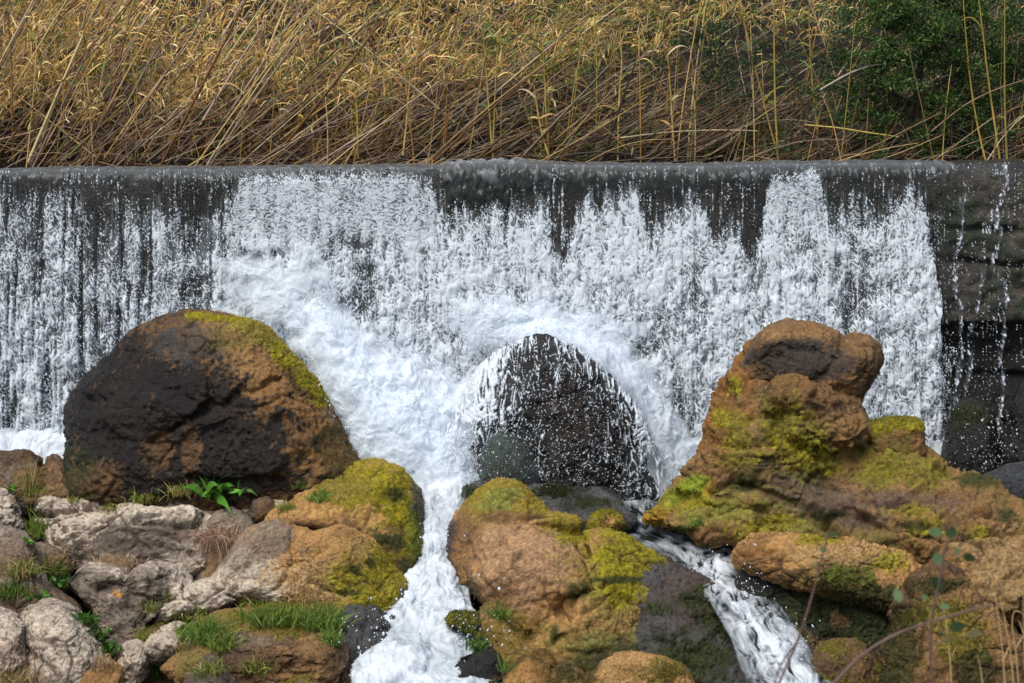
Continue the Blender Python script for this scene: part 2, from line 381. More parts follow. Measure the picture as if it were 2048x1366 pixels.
def weir():
    xs = np.arange(-9, 9.01, .025); s = np.concatenate([np.linspace(-.55, -.02, 12), np.arange(0, 3.05, .022)])
    X, S = np.meshgrid(xs, s, indexing='ij'); Yw, Z = wall_profile(X, S)
    V = np.stack([X, Yw, Z], -1).reshape(-1, 3); sf = S.ravel(); px, py = proj(V)
    n1 = fbm(V * 2.1, 3, 2); n2 = fbm(V * 9, 3, 6, .6); n3 = fbm(V * 28, 2, 9)
    rg = ss(.18, .5, sf) * (.35 + .65 * ss(1700, 1900, px))
    d = .012 * n2 + .006 * n3 + rg * (.05 * n1 + .03 * n2)
    for zz, amp in ((455, .05), (525, .07), (650, .03), (760, .05), (850, .05)):      # courses of the stonework showing at the dry end
        d -= amp * np.exp(-((py - zz - 12 * n1 - .05 * (px - 1950)) / 6) ** 2) * ss(1800, 1960, px + 60 * n1)
    d -= .22 * ss(640, 668, py + 14 * n1) * ss(1840, 1900, px)                          # undercut lower part
    V[:, 1] -= d; V[:, 2] += np.where(sf < .15, .5 * d, 0)
    c = lerp(np.array((.085, .080, .074)), np.array((.035, .033, .031)), ss(-.4, .4, n1 + .5 * n2)[:, None])
    alg = ss(.05, .45, fbm(V * np.array([3.2, 3, 1.6]), 3, 31) + .4 * n2) * ss(.12, .4, sf)
    c = lerp(c, np.array((.022, .045, .016)), (.75 * alg)[:, None])
    dry = ss(1840, 1960, px + 60 * n1) * ss(.1, .2, sf)
    c = lerp(c, lerp(np.array((.12, .095, .075)), np.array((.06, .05, .042)), ss(-.3, .3, n2)[:, None]), (dry * .8 * (1 - .7 * alg))[:, None])
    c = lerp(c, np.array((.014, .013, .012)), (ss(655, 690, py + 14 * n1) * .9 * ss(1840, 1890, px))[:, None])  # shade of the undercut painted on as near black
    ds = np.exp(-((px - 145 - 6 * n1) / 16) ** 2) + np.exp(-((px - 390 - 10 * n1) / 18) ** 2)
    c = lerp(c, BLACK, (.8 * np.clip(ds, 0, 1) * ss(.12, .3, sf))[:, None])
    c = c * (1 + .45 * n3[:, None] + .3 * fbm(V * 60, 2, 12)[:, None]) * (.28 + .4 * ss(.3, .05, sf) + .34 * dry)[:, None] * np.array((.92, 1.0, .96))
    rough = lerp(.22, .5, np.clip(dry, 0, 1)); rough = np.where(sf < .2, .18, rough)
    F = grid_faces(len(xs), len(s))
    w = mesh_obj("weir_wall", V, F, M_ROCK, np.clip(c, .004, .9), rough)
    tag(w, "long low concrete weir wall with rounded crest, dark wet and mossy, under the falls", "weir")
ground(); bank(); weir()
# ------------------------------------------------------------------ plants: generators
def rotn(n, lo, hi): return RS.uniform(lo, hi, n)
def unit(v): return v / (np.linalg.norm(v, axis=-1, keepdims=True) + 1e-9)
def blades(B, D, L, W, droop, nseg=5, curl=None):
    n = len(B); t = np.linspace(0, 1, nseg + 1)[None, :, None]
    D = unit(D); side = unit(np.cross(D, unit(RS.normal(0, 1, (n, 3)))))
    if curl is None: curl = RS.normal(0, .12, n)
    P = B[:, None] + D[:, None] * L[:, None, None] * t + np.array([0, 0, -1.]) * (droop * L)[:, None, None] * t ** 2.2 + side[:, None] * (curl * L)[:, None, None] * t ** 2
    w = W[:, None, None] * np.clip(.45 + 3 * t, 0, 1) * (1 - t ** 1.8 * .97) * .5
    V = np.stack([P - side[:, None] * w, P + side[:, None] * w], 2).reshape(-1, 3)
    k = np.arange(nseg) * 2; f = np.stack([k, k + 1, k + 3, k + 2], -1)
    F = (f[None] + (2 * (nseg + 1)) * np.arange(n)[:, None, None]).reshape(-1, 4)
    return V, F, 2 * (nseg + 1)
def tubes(P, R, sides=4):
    """P (n, k, 3) centre lines, R (n, k) radii."""
    n, k, _ = P.shape
    T = unit(np.gradient(P, axis=1)); a = unit(np.cross(T, np.array([.13, .97, .2]))); b = np.cross(T, a)
    th = np.arange(sides) * 2 * np.pi / sides
    V = P[:, :, None] + R[:, :, None, None] * (np.cos(th)[:, None] * a[:, :, None] + np.sin(th)[:, None] * b[:, :, None])
    i = np.arange(k - 1)[:, None] * sides; j = np.arange(sides)[None]; j2 = (j + 1) % sides
    f = np.stack([i + j, i + j2, i + sides + j2, i + sides + j], -1).reshape(-1, 4)
    F = (f[None] + k * sides * np.arange(n)[:, None, None]).reshape(-1, 4)
    return V.reshape(-1, 3), F, k * sides
def pick(cols, n, p=None, var=.18):
    C = np.array(cols)[RS.choice(len(cols), n, p=p)]
    return np.clip(C * (1 + RS.normal(0, var, (n, 1))) * (1 + RS.normal(0, .05, (n, 3))), .003, .9)
def cat_(parts):
    Vs, Fs, Cs, o = [], [], [], 0
    for V, F, c in parts: Vs.append(V); Fs.append(F + o); Cs.append(c); o += len(V)
    return np.concatenate(Vs), np.concatenate(Fs), np.concatenate(Cs)
STRAW, GOLD, PALEG, OCH, OLV, GRN, BRN, MAUVE, DBRN = (.44,.295,.125), (.47,.30,.10), (.62,.48,.27), (.33,.18,.045), (.23,.21,.04), (.10,.17,.03), (.15,.075,.03), (.25,.18,.125), (.06,.034,.018)
LINE = np.array([(-600,260),(0,240),(300,215),(600,215),(800,175),(1000,160),(1130,165),(1250,115),(1400,66),(1550,75),(1700,70),(1800,10),(2000,30),(2600,40)], float)
# ------------------------------------------------------------------ boulders: left
GL = "weathered grey rocks of the left bank"
rock("huge domed boulder with black wet flank and mossy right shoulder, left of the white chute",
  [(128,960),(150,880),(143,830),(165,770),(215,715),(262,670),(330,640),(400,630),(470,634),(530,662),(580,718),(625,782),(660,838),(690,885),(722,935),(715,985),(600,1030),(400,1050),(220,1035),(140,1000)],
  -1.02, .62, .75, .15, 2.9, grow=1.03, style='brown', amp=.5, rough=.40, fine=1.4, frac=.8, pale=0,
  paint=[(TAN * .76, [(600,850,120,160),(450,690,110,50),(540,770,110,90)], .9, .5),
         (RUST * .8, [(590,800,80,90),(640,900,60,60)], .5, .6),
         (BLACK * .65, [(230,930,130,70),(240,830,170,170),(400,870,160,90),(330,940,190,80),(500,950,110,50),(290,760,100,60),(450,830,60,90),(350,800,120,90)], .97, .26),
         (WETG * .7, [(370,690,60,35)], .7, .3),
         (BROWN * 1.1, [(320,905,26,40),(380,905,16,46),(190,960,50,30)], .8, .35),
         (DKMOSS, [(690,900,50,70),(150,950,40,50)], .6, .5),
         (MOSS, [('line', [(470,640),(540,678),(590,740),(645,800)], 15), ('line', [(380,632),(470,640)], 7)], 1, .9, .2),
         (OLIVE * 1.1, [(490,672,60,26)], .6, .8)],
  creases=[([(300,880),(400,830),(480,790),(560,760)], 9, .06), ([(415,720),(425,800),(405,830)], 7, .05), ([(560,960),(480,965),(380,960)], 8, .05), ([(180,800),(300,770),(380,800)],14,.04)],
  bumps=[(420,698,14,12,-.07),(560,850,70,90,.07),(300,800,80,50,.06),(330,905,30,50,-.05)])
rock("flat brown shelf of wet rock wedged below the huge domed boulder",
  [(440,958),(520,945),(600,938),(690,930),(730,950),(660,990),(560,1003),(470,1000)], -1.25, .25, .3, .5, style='brown', rough=.5, amp=.5)
rock("dark brown rock with a pointed right shoulder at the left edge, before the waterfall",
  [(-90,1000),(-80,925),(-10,907),(50,906),(84,927),(102,914),(130,928),(152,960),(190,1000),(120,1030),(0,1040)],
  -1.15, .4, .4, .3, group=GL, frac=.5, style='grey', amp=.6, facet=.5,
  paint=[(BROWN * 1.2, [(110,960,70,50),(150,990,50,30)], .8, .6), (BROWN2, [(50,915,60,14)], .8)], creases=[([(85,925),(80,960),(60,990)], 8, .05)])
rock("bleached rock half out of frame on the left edge, with a dark underside",
  [(-110,1090),(-100,985),(-30,976),(20,985),(42,1020),(48,1060),(20,1085),(-30,1100)], -1.5, .35, .4, .35, 2.6, group=GL, frac=.5, style='grey', pale=.8, amp=.55, strata=1)
rock("long pale flat-topped slab behind the great grey slab",
  [(70,1065),(78,1005),(110,992),(180,990),(240,1003),(275,1016),(220,1055),(130,1095),(85,1090)], -1.42, .3, .45, .7, 2.4, group=GL, frac=.5, style='grey', pale=.75, strata=1.3, amp=.55,
  creases=[([(80,1035),(160,1015),(240,1010)], 6, .05)])
rock("layered grey lobe at the left end of the great grey slab",
  [(92,1085),(95,1050),(120,1030),(170,1022),(215,1018),(240,1040),(215,1085),(190,1135),(140,1125),(105,1110)], -1.62, .32, .4, .6, group=GL, frac=.5, style='grey', pale=.7, strata=1.5, amp=.55)
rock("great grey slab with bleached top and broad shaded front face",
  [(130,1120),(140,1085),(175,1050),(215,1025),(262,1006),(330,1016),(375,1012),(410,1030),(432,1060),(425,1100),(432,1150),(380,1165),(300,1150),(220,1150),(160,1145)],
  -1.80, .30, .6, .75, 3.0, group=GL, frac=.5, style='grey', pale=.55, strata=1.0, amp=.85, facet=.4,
  paint=[(PALE, [('line', [(160,1060),(220,1040),(300,1022),(370,1030)], 22),(410,1130,45,22),(400,1100,30,30)], .8, None, .4), (np.array((.085,.065,.048)), [(250,1085,110,36),(165,1095,30,36),(330,1060,60,18)], .85, None, .4)],  # top painted as lit, front face painted as shaded
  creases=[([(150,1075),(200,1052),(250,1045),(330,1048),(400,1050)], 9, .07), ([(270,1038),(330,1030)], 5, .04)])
rock("low dark flat stone behind the great grey slab, in front of the domed boulder",
  [(255,1012),(310,990),(350,980),(395,983),(422,1000),(440,1020),(350,1030),(280,1026)], -1.38, .2, .3, .6, group=GL, frac=.5, style='grey', amp=.7, pale=.25)
rock("shaded brown-grey rock under the tangle of dead stems",
  [(405,1052),(440,1030),(485,1036),(512,1075),(505,1130),(455,1175),(395,1165)], -1.78, .2, .4, .6, group=GL, frac=.5, style='grey', amp=.55, pale=.15, paint=[(TAN * .6, [(460,1120,40,40)], .7)])
rock("low brown stony ground rock in the dark gap left of the rounded grey stone",
  [(195,1420),(215,1310),(260,1250),(310,1235),(370,1260),(400,1330),(390,1420),(280,1460)], -2.72, .2, .4, .6, style='brown', amp=1.1, facet=.6, moss=.35, mosscol=DKMOSS * 1.5)
rock("small grey stone behind the broad-leaved plant",
  [(392,985),(405,958),(432,944),(462,940),(478,962),(470,995),(420,1000)], -1.2, .2, .2, .3, group=GL, cat='stone', name='stone', style='grey', amp=.7, pale=.3)
rock("round brown stone between the dry tangle and the mossy boulder",
  [(492,1035),(497,1005),(515,990),(540,988),(556,1010),(553,1035),(530,1052),(505,1050)], -1.5, .2, .2, .3, group=GL, cat='stone', name='stone', style='grey', amp=.6,
  paint=[(BROWN, [(535,1030,25,25)], .7)])
rock("cream coloured clay-like rock between round stone and mossy boulder",
  [(470,1010),(520,990),(560,984),(590,965),(612,972),(600,1000),(560,1030),(500,1040)], -1.42, .15, .3, .8, cat='stone', name='stone', style='cream', amp=.6)
rock("cream coloured rock showing below the dry tangle, beside the pale and tan boulder",
  [(455,1090),(475,1062),(505,1070),(520,1095),(490,1130),(445,1150),(435,1125)], -1.85, .15, .3, .6, cat='stone', name='stone', style='cream', amp=.6)
rock("knobbly little brown-grey rock left of the angular wedge rock",
  [(66,1100),(80,1084),(106,1093),(128,1112),(140,1135),(128,1152),(100,1145),(72,1134)], -1.98, .2, .25, .4, group=GL, cat='stone', name='stone', style='grey', amp=.8, facet=.8, paint=[(BROWN * 1.5, [(105,1125,30,22)], .6)])
rock("angular wedge shaped rock with orange lichen spot, below the great grey slab",
  [(125,1155),(148,1133),(200,1129),(258,1137),(312,1129),(352,1143),(378,1163),(366,1192),(332,1214),(296,1248),(280,1285),(232,1310),(205,1275),(180,1222),(150,1186)],
  -2.50, .36, .5, .75, 2.7, group=GL, frac=.5, style='grey', pale=.55, amp=.7, facet=.8,
  paint=[(PALE, [('line', [(165,1145),(250,1145),(300,1138)], 18),(345,1165,25,25),(235,1172,18,8)], .85), (np.array((.10,.075,.055)), [(180,1185,45,50),(290,1180,40,50),(240,1230,50,60)], .75), (np.array((.55,.25,.05)), [(233,1188,8,6)], .9)],
  creases=[([(262,1140),(250,1165),(215,1180),(190,1180)], 12, .06), ([(300,1150),(312,1195),(290,1240)], 9, .04)])
rock("sloping grey-brown rock face at the left edge under the leafy weeds",
  [(-110,1240),(-100,1080),(-20,1062),(50,1080),(75,1130),(105,1170),(152,1212),(125,1250),(20,1270)], -2.25, .3, .6, .6, group=GL, frac=.5, style='grey', amp=.6, pale=.15, paint=[(BROWN2 * 1.4, [(60,1200,70,30),(20,1120,60,40)], .6)])
rock("smooth grey boulder in the lower left, right of the bleached corner rock",
  [(30,1420),(28,1300),(45,1240),(75,1213),(112,1208),(150,1225),(182,1268),(206,1300),(226,1345),(215,1430),(120,1460)], -2.95, .42, .5, .5, group=GL, frac=.5, style='grey', amp=.7, pale=.45,
  creases=[([(45,1300),(90,1330),(120,1380)], 9, .04)], paint=[(PALE * .9, [(110,1250,45,28),(120,1340,70,40)], .6)])
rock("bleached and streaked boulder cut by the lower left corner of the frame",
  [(-120,1440),(-110,1240),(-40,1220),(15,1222),(50,1248),(62,1290),(80,1340),(75,1440),(0,1470)], -3.05, .45, .5, .4, group=GL, frac=.5, style='grey', amp=.55, pale=.7, strata=.6, paint=[(np.array((.30,.20,.14)), [(40,1330,40,60)], .5)])
rock("ochre stained low stone in the lower left below the smooth grey boulder",
  [(130,1420),(150,1345),(190,1325),(225,1320),(250,1350),(245,1430),(180,1450)], -3.15, .25, .3, .4, cat='stone', name='stone', style='tan', amp=.7)
rock("thin pale wedge of rock left of the pale and tan boulder",
  [(288,1225),(320,1203),(375,1174),(428,1163),(466,1178),(474,1205),(430,1226),(370,1232),(320,1250),(295,1245)], -2.42, .25, .4, .6, group=GL, frac=.5, style='grey', pale=.75, amp=.6)
rock("pale grey boulder turning tan and yellow mossy on its right half",
  [(405,1180),(440,1130),(480,1085),(515,1055),(550,1046),(592,1056),(625,1068),(680,1059),(722,1070),(752,1096),(777,1130),(802,1165),(818,1202),(790,1235),(720,1255),(640,1240),(560,1220),(490,1205),(430,1200)],
  -2.12, .42, .6, .6, 2.6, style='tan', amp=.6, frac=.35, pale=0, rough=.8,
  paint=[(GREY * 1.15, [(480,1140,85,95),(540,1075,40,45),(530,1180,50,30)], .95, None, .25), (PALE * .95, [(520,1165,60,35),('line', [(430,1160),(480,1110)], 12)], .7), (GREY2, [(545,1090,40,18),(470,1120,30,22)], .5),
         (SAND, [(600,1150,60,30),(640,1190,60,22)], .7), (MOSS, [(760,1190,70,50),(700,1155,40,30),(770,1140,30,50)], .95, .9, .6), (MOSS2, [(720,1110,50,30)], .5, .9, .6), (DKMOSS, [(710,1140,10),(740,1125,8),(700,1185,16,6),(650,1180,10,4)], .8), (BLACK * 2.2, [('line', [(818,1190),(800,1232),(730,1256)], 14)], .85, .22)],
  creases=[([(590,1058),(580,1090),(588,1120),(570,1150),(550,1180)], 8, .05), ([(575,1130),(620,1120),(660,1090)], 7, .03), ([(620,1165),(660,1180),(690,1190)], 5, .04)], bumps=[(700,1110,60,40,.05),(500,1120,50,50,.03)])
tl = fuse([blob([(520,1062),(540,1030),(575,1000),(590,978),(640,950),(690,934),(742,926),(792,940),(832,980),(848,1030),(860,1080),(862,1112),(848,1152),(832,1195),(795,1200),(770,1140),(740,1090),(690,1070),(600,1075)], -1.55, .42, .6, .65, 60, 2.4, (720,1040)),
           blob([(522,1065),(530,1030),(560,1011),(620,1004),(660,1018),(692,1028),(725,1014),(757,1028),(770,1062),(720,1092),(640,1078),(560,1070)], -1.72, .26, .4, .3, 40, 2.4)])
tag(finish_rock("boulder", *tl, style='tan', amp=.6, frac=.35, rough=.85, fine=1.3, seed=12,
  paint=[(MOSS, [(720,970,110,45),(780,1010,70,60),(810,1080,45,70),(700,1000,50,20)], 1, .9, .55), (MOSS * np.array((1.15,1.1,1)), [(760,960,60,30),(800,1050,30,50)], .6, .9, .6), (OLIVE, [(650,975,80,30)], .6, .9),
         (TAN, [(600,1020,70,15),(730,1035,35,18),(590,985,30,20)], .8), (BROWN2, [(640,1060,110,14),(770,1080,40,25),(800,1160,40,40)], .8),
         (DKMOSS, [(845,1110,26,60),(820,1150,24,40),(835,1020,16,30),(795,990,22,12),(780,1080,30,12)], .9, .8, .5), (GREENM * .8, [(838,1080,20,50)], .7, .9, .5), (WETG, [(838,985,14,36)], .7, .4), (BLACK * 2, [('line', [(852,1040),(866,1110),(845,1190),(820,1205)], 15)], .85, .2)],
  creases=[([(560,1062),(640,1072),(720,1080),(760,1110),(790,1160)], 10, .06), ([(690,950),(698,975)], 5, .04)], bumps=[(790,985,25,14,-.03),(805,1050,18,14,-.03)]),
  "yellow mossy boulder with a tan ledge and dark green edge, beside the narrow white chute", "boulder")
rock("tan-green earthy ledge carrying the grass band above the bottom rocks",
  [(350,1300),(395,1248),(470,1225),(560,1208),(690,1220),(710,1260),(695,1300),(560,1315),(430,1325)], -2.75, .28, .5, .9, cat='ledge', name='ledge', style='olive', amp=.7, paint=[(MOSS2, [(600,1240,110,30)], .7), (BROWN, [(420,1290,60,20)], .6)])
rock("long brown lumpy rock at the bottom, under the grass ledge",
  [(360,1360),(420,1298),(470,1268),(520,1257),(565,1264),(610,1278),(665,1280),(695,1305),(700,1370),(690,1440),(500,1460),(390,1440)],
  -3.05, .4, .5, .5, style='brown', amp=1.0, frac=1.0, facet=.4, paint=[(GREY, [(490,1275,60,20)], .8), (TAN * .7, [(640,1320,50,50),(560,1330,60,30)], .7), (BROWN2, [(500,1320,70,20),(690,1330,30,60)], .8)])
rock("glossy dark grey wet rock at the left edge of the lower white stream",
  [(640,1300),(668,1250),(700,1232),(745,1240),(765,1262),(742,1300),(728,1350),(745,1400),(740,1450),(660,1455),(635,1380)], -2.98, .24, .4, .6, 2.8, style='wet', amp=1.0, frac=1.4, facet=1.0, rough=.2, strata=1.0, paint=[(BROWN2, [(660,1330,36,50)], .7), (MOSS2 * .6, [(665,1300,24,16)], .6), (BLACK, [(700,1370,40,70)], .8)])
for lab, pts, Y, kw in [
  ("dark grey pebbly stone with pale top at the bottom, left of the rounded stone", [(228,1370),(232,1310),(255,1285),(285,1282),(300,1310),(290,1360),(260,1400)], -3.02, dict(style='grey', pale=.5)),
  ("rounded grey stone with bleached cap just left of the bright green tuft", [(283,1310),(300,1280),(325,1270),(355,1280),(362,1300),(330,1325),(300,1335)], -2.95, dict(style='grey', pale=.6)),
  ("pale thin stone lying behind the rounded grey stone at the bottom", [(290,1275),(320,1250),(350,1242),(372,1250),(350,1275),(310,1292)], -2.72, dict(style='grey', pale=.7)),
  ("ochre brown stone in the bottom row right of the rounded grey stone", [(318,1345),(345,1312),(395,1300),(440,1310),(430,1350),(370,1380)], -3.1, dict(style='olive')),
  ("dark grey egg shaped stone lying low in the bottom row", [(372,1400),(378,1345),(410,1333),(455,1340),(480,1372),(470,1430),(400,1440)], -3.3, dict(style='grey')),
  ("small greyish brown stone tucked before the long lumpy rock", [(385,1345),(400,1308),(430,1300),(455,1318),(450,1345),(410,1360)], -3.16, dict(style='grey')),
  ("dark greenish stone at the very bottom edge left of the stream", [(520,1400),(560,1362),(610,1352),(650,1372),(655,1450),(540,1460)], -3.35, dict(style='brown', moss=.55)),
  ("wet little stone poking from white water where the chute turns", [(755,1245),(775,1230),(800,1228),(812,1240),(790,1255),(765,1258)], -2.55, dict(style='wet', rough=.25)),
]:
    rock(lab, pts, Y, .2, .25, .35, cat='stone', name='stone', amp=.7, **kw)
# ------------------------------------------------------------------ boulders: centre, in and before the falls
rock("black domed boulder under the falls with water streaming over it",
  [(922,900),(936,810),(970,735),(1015,692),(1080,674),(1142,690),(1200,728),(1246,784),(1278,840),(1294,900),(1318,970),(1325,1025),(1240,1050),(1000,1040),(935,970)],
  -.82, .42, .6, .1, 2.4, grow=.965, style='dark', amp=.8, frac=1.0, rough=.42, fine=1.5, paint=[(np.array((.035,.024,.016)), [(1130,890,36,110)], .5, .3), (WETG * .5, [(1090,740,60,40)], .4)])
rock("round smooth grey-green boulder in the spray before the black domed boulder",
  [(964,915),(972,888),(990,870),(1018,864),(1048,880),(1068,910),(1082,955),(1060,1000),(990,1000),(966,960)], -1.22, .28, .3, .1, 2.1, style='wet', amp=.25, rough=.3, fine=.4, paint=[(np.array((.045,.062,.05)), [(1015,920,70,80)], .9, .3)])
mid = fuse([
  blob([(890,1140),(888,1095),(900,1048),(930,1012),(952,984),(985,962),(1022,957),(1048,966),(1070,992),(1105,1020),(1165,1042),(1160,1085),(1060,1110),(970,1170),(915,1215),(895,1175)], -1.75, .42, .55, .6, 55, 2.4, None, 5),
  blob([(930,1100),(943,1062),(975,1047),(1012,1051),(1060,1046),(1102,1055),(1142,1075),(1172,1110),(1196,1150),(1210,1175),(1182,1205),(1140,1240),(1125,1290),(1110,1330),(1060,1330),(1025,1275),(980,1215),(945,1165),(928,1130)], -2.15, .50, .6, .65, 60, 2.5, None, 5),
  blob([(1140,1085),(1180,1064),(1222,1065),(1272,1086),(1312,1110),(1335,1137),(1316,1172),(1324,1212),(1312,1265),(1255,1300),(1165,1320),(1095,1345),(1080,1300),(1120,1235),(1180,1185),(1185,1130)], -2.35, .42, .6, .7, 55, 2.5, (1210,1190), 5),
  blob([(965,1225),(985,1215),(1020,1240),(1062,1290),(1112,1318),(1160,1345),(1170,1440),(1005,1450),(985,1340),(962,1285)], -3.0, .35, .5, .5, 40),
  blob([(1090,1060),(1150,1055),(1200,1075),(1230,1130),(1240,1220),(1230,1290),(1150,1310),(1100,1260),(1070,1150)], -2.05, .35, .5, .75, 36),
  blob([(1050,1300),(1120,1270),(1220,1280),(1290,1270),(1310,1320),(1290,1400),(1180,1450),(1060,1440)], -2.78, .22, .5, .6, 36),
], .0135, 4)
tag(finish_rock("boulder", *mid, style='tan', amp=.55, frac=.40, rough=.85, fine=1.4, seed=33,
  paint=[(SAND * np.array((.95,.85,.9)), [(1050,1100,110,60),(1010,1180,70,60)], .75), (np.array((.33,.20,.12)), [(1060,1140,100,70),(985,1100,40,50)], .45),
         (OLIVE * 1.25, [(1230,1200,90,90),(1150,1280,90,50)], .75), (TAN * .9, [(1130,1220,40,30),(1215,1095,40,30)], .8),
         (MOSS, [(1290,1140,60,40),(1230,1130,40,60),('line', [(1240,1075),(1320,1125)], 22),(1150,1072,30,14),(1250,1180,50,30)], 1, .9, .5),
         (MOSS * np.array((.95,.9,1)), [(1010,985,75,30),(1060,1015,50,22),(1130,1045,50,18),(960,1010,40,30)], .85, .9, .55), (np.array((.17,.20,.05)), [(1010,990,30,14),(1250,1290,90,26),(990,1010,40,12)], .6, .9),
         (BROWN * 1.2, [(905,1130,24,80),(930,1070,26,50),(1010,1035,60,10),(1000,1215,30,40)], .8), (DKMOSS, [(925,1205,35,30),(898,1180,12,30),(1150,1180,24,18),(1250,1160,60,6),(1110,1270,8,16),(1085,1310,24,14),(1075,1250,7),(1060,1275,9,6),(1195,1328,60,16),(1120,1345,40,30),(1260,1310,60,20)], .92, .9, .5),
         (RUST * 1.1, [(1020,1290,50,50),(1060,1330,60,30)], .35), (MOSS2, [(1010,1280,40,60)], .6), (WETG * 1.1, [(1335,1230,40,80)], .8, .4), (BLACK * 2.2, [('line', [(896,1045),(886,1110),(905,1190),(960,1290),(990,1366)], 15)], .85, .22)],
  creases=[([(1168,1060),(1160,1090),(1185,1120),(1200,1150)], 8, .05), ([(1130,1195),(1180,1190),(1210,1170)], 7, .05), ([(1210,1170),(1250,1195),(1300,1215)], 6, .05), ([(1110,1330),(1118,1280),(1125,1240),(1120,1200)], 7, .05), ([(935,1090),(960,1150),(1000,1215)], 8, .04),
            ([(960,1085),(1000,1095),(1020,1080)], 5, .035), ([(1120,1300),(1180,1310)], 5, .04), ([(985,1035),(1060,1040),(1150,1066)], 9, .05)],
  bumps=[(1020,1085,18,14,-.04),(1150,1178,24,18,.025),(1130,1215,26,20,-.04),(1060,1270,10,8,-.03),(1185,1135,5,5,-.03),(1205,1180,30,22,.03)]),
  "large tan boulder streaked yellow with moss, between the white chute and the right stream", "boulder")
rock("flat wet grey slab behind the large tan boulder, under the spray",
  [(932,990),(940,972),(985,961),(1062,968),(1150,974),(1212,980),(1242,1010),(1265,1048),(1200,1075),(1100,1065),(1020,1030),(950,1010)], -1.50, .22, .4, .9, 2.4, style='wet', amp=.5, rough=.25, paint=[(DKMOSS, [(1100,985,40,10),(1190,1005,40,10),(950,985,20,12)], .8, .7, .5)])
rock("small yellow moss cushion rock on the wet grey slab's right end",
  [(1172,1060),(1182,1035),(1205,1024),(1230,1030),(1246,1048),(1230,1062),(1195,1068)], -1.72, .16, .2, .4, cat='stone', name='stone', style='tan', moss=.85, amp=.5)
rock("tan topped rock cut by the bottom edge, in front of the large tan boulder",
  [(1150,1440),(1165,1370),(1195,1335),(1232,1311),(1272,1306),(1322,1317),(1368,1348),(1392,1400),(1390,1450)], -3.3, .4, .5, .45, style='tan', amp=.6, rough=.85, paint=[(SAND, [(1260,1340,60,22)], .6), (DKMOSS, [(1340,1345,30,16),(1180,1390,22,50)], .8, .9, .5), (MOSS2, [(1320,1340,40,20)], .5)])
rock("dark green mossy clump of rock at the right edge of the lower white stream",
  [(893,1245),(905,1228),(935,1222),(968,1232),(985,1265),(992,1310),(965,1325),(930,1290),(905,1268)], -2.8, .22, .35, .4, cat='stone', name='stone', style='dark', moss=.9, mosscol=DKMOSS * 1.6, amp=1)
rock("black wet stone at the bottom under the dark mossy clump",
  [(915,1320),(955,1300),(990,1318),(1030,1370),(1040,1450),(950,1460),(925,1380)], -3.25, .16, .3, .5, 2.8, facet=1.0, cat='stone', name='stone', style='dark', amp=1.3, frac=1.4, rough=.3, moss=.4, mosscol=DKMOSS)
# ------------------------------------------------------------------ right side
rock("dark wet rock slope washed by the right stream, beside the large tan boulder",
  [(1285,1150),(1330,1128),(1385,1135),(1445,1165),(1475,1220),(1515,1290),(1560,1360),(1580,1450),(1340,1460),(1310,1380),(1230,1320),(1270,1260)],
  -2.62, .2, .6, .75, 2.4, style='wet', amp=1.0, frac=1.2, rough=.32, fine=1.6, paint=[(PURP * .8, [(1370,1200,80,60)], .7), (DKMOSS, [(1400,1200,60,20),(1440,1250,50,40),(1370,1330,70,60),(1320,1220,30,14)], .9, .7, .5)])
right = fuse([
  blob([(1325,1030),(1345,975),(1368,930),(1395,890),(1412,830),(1432,770),(1470,715),(1525,690),(1600,740),(1690,818),(1742,872),(1810,930),(1720,1020),(1550,1060),(1420,1050)], -1.55, .50, .7, .35, 60, 2.4, (1540,900), 7),
  blob([(1478,800),(1510,757),(1562,737),(1612,749),(1662,774),(1702,795),(1716,820),(1728,842),(1700,860),(1650,830),(1580,842),(1520,840)], -1.66, .46, .3, .2, 40, 2.3, None, 7),
  blob([(1545,800),(1600,775),(1660,785),(1705,812),(1730,850),(1738,905),(1650,920),(1560,880)], -1.74, .40, .4, .25, 36, 2.4),
  blob([(1690,900),(1720,868),(1760,880),(1850,900),(1900,938),(1960,960),(2048,1010),(2150,1050),(2150,1260),(1980,1230),(1850,1130),(1700,1090),(1560,1070),(1600,960)], -1.95, .42, .9, .85, 60, 2.4, (1830,1010), 7),
  blob([(1470,1060),(1560,960),(1680,900),(1800,960),(1900,1080),(1800,1130),(1650,1100),(1540,1090)], -1.95, .40, .6, .7, 40, 2.3, None, 7),
  blob([(1286,1042),(1296,1015),(1330,1003),(1370,996),(1430,985),(1500,990),(1570,1010),(1650,1050),(1600,1090),(1480,1100),(1400,1072),(1330,1060),(1296,1056)], -1.82, .32, .5, .5, 45, 2.3, None, 7),
  blob([(1850,1085),(1950,1040),(2090,1080),(2130,1270),(2035,1240),(1960,1200),(1890,1160)], -2.35, .35, .6, .7, 40, 2.4, None, 7),
], .0145, 3)
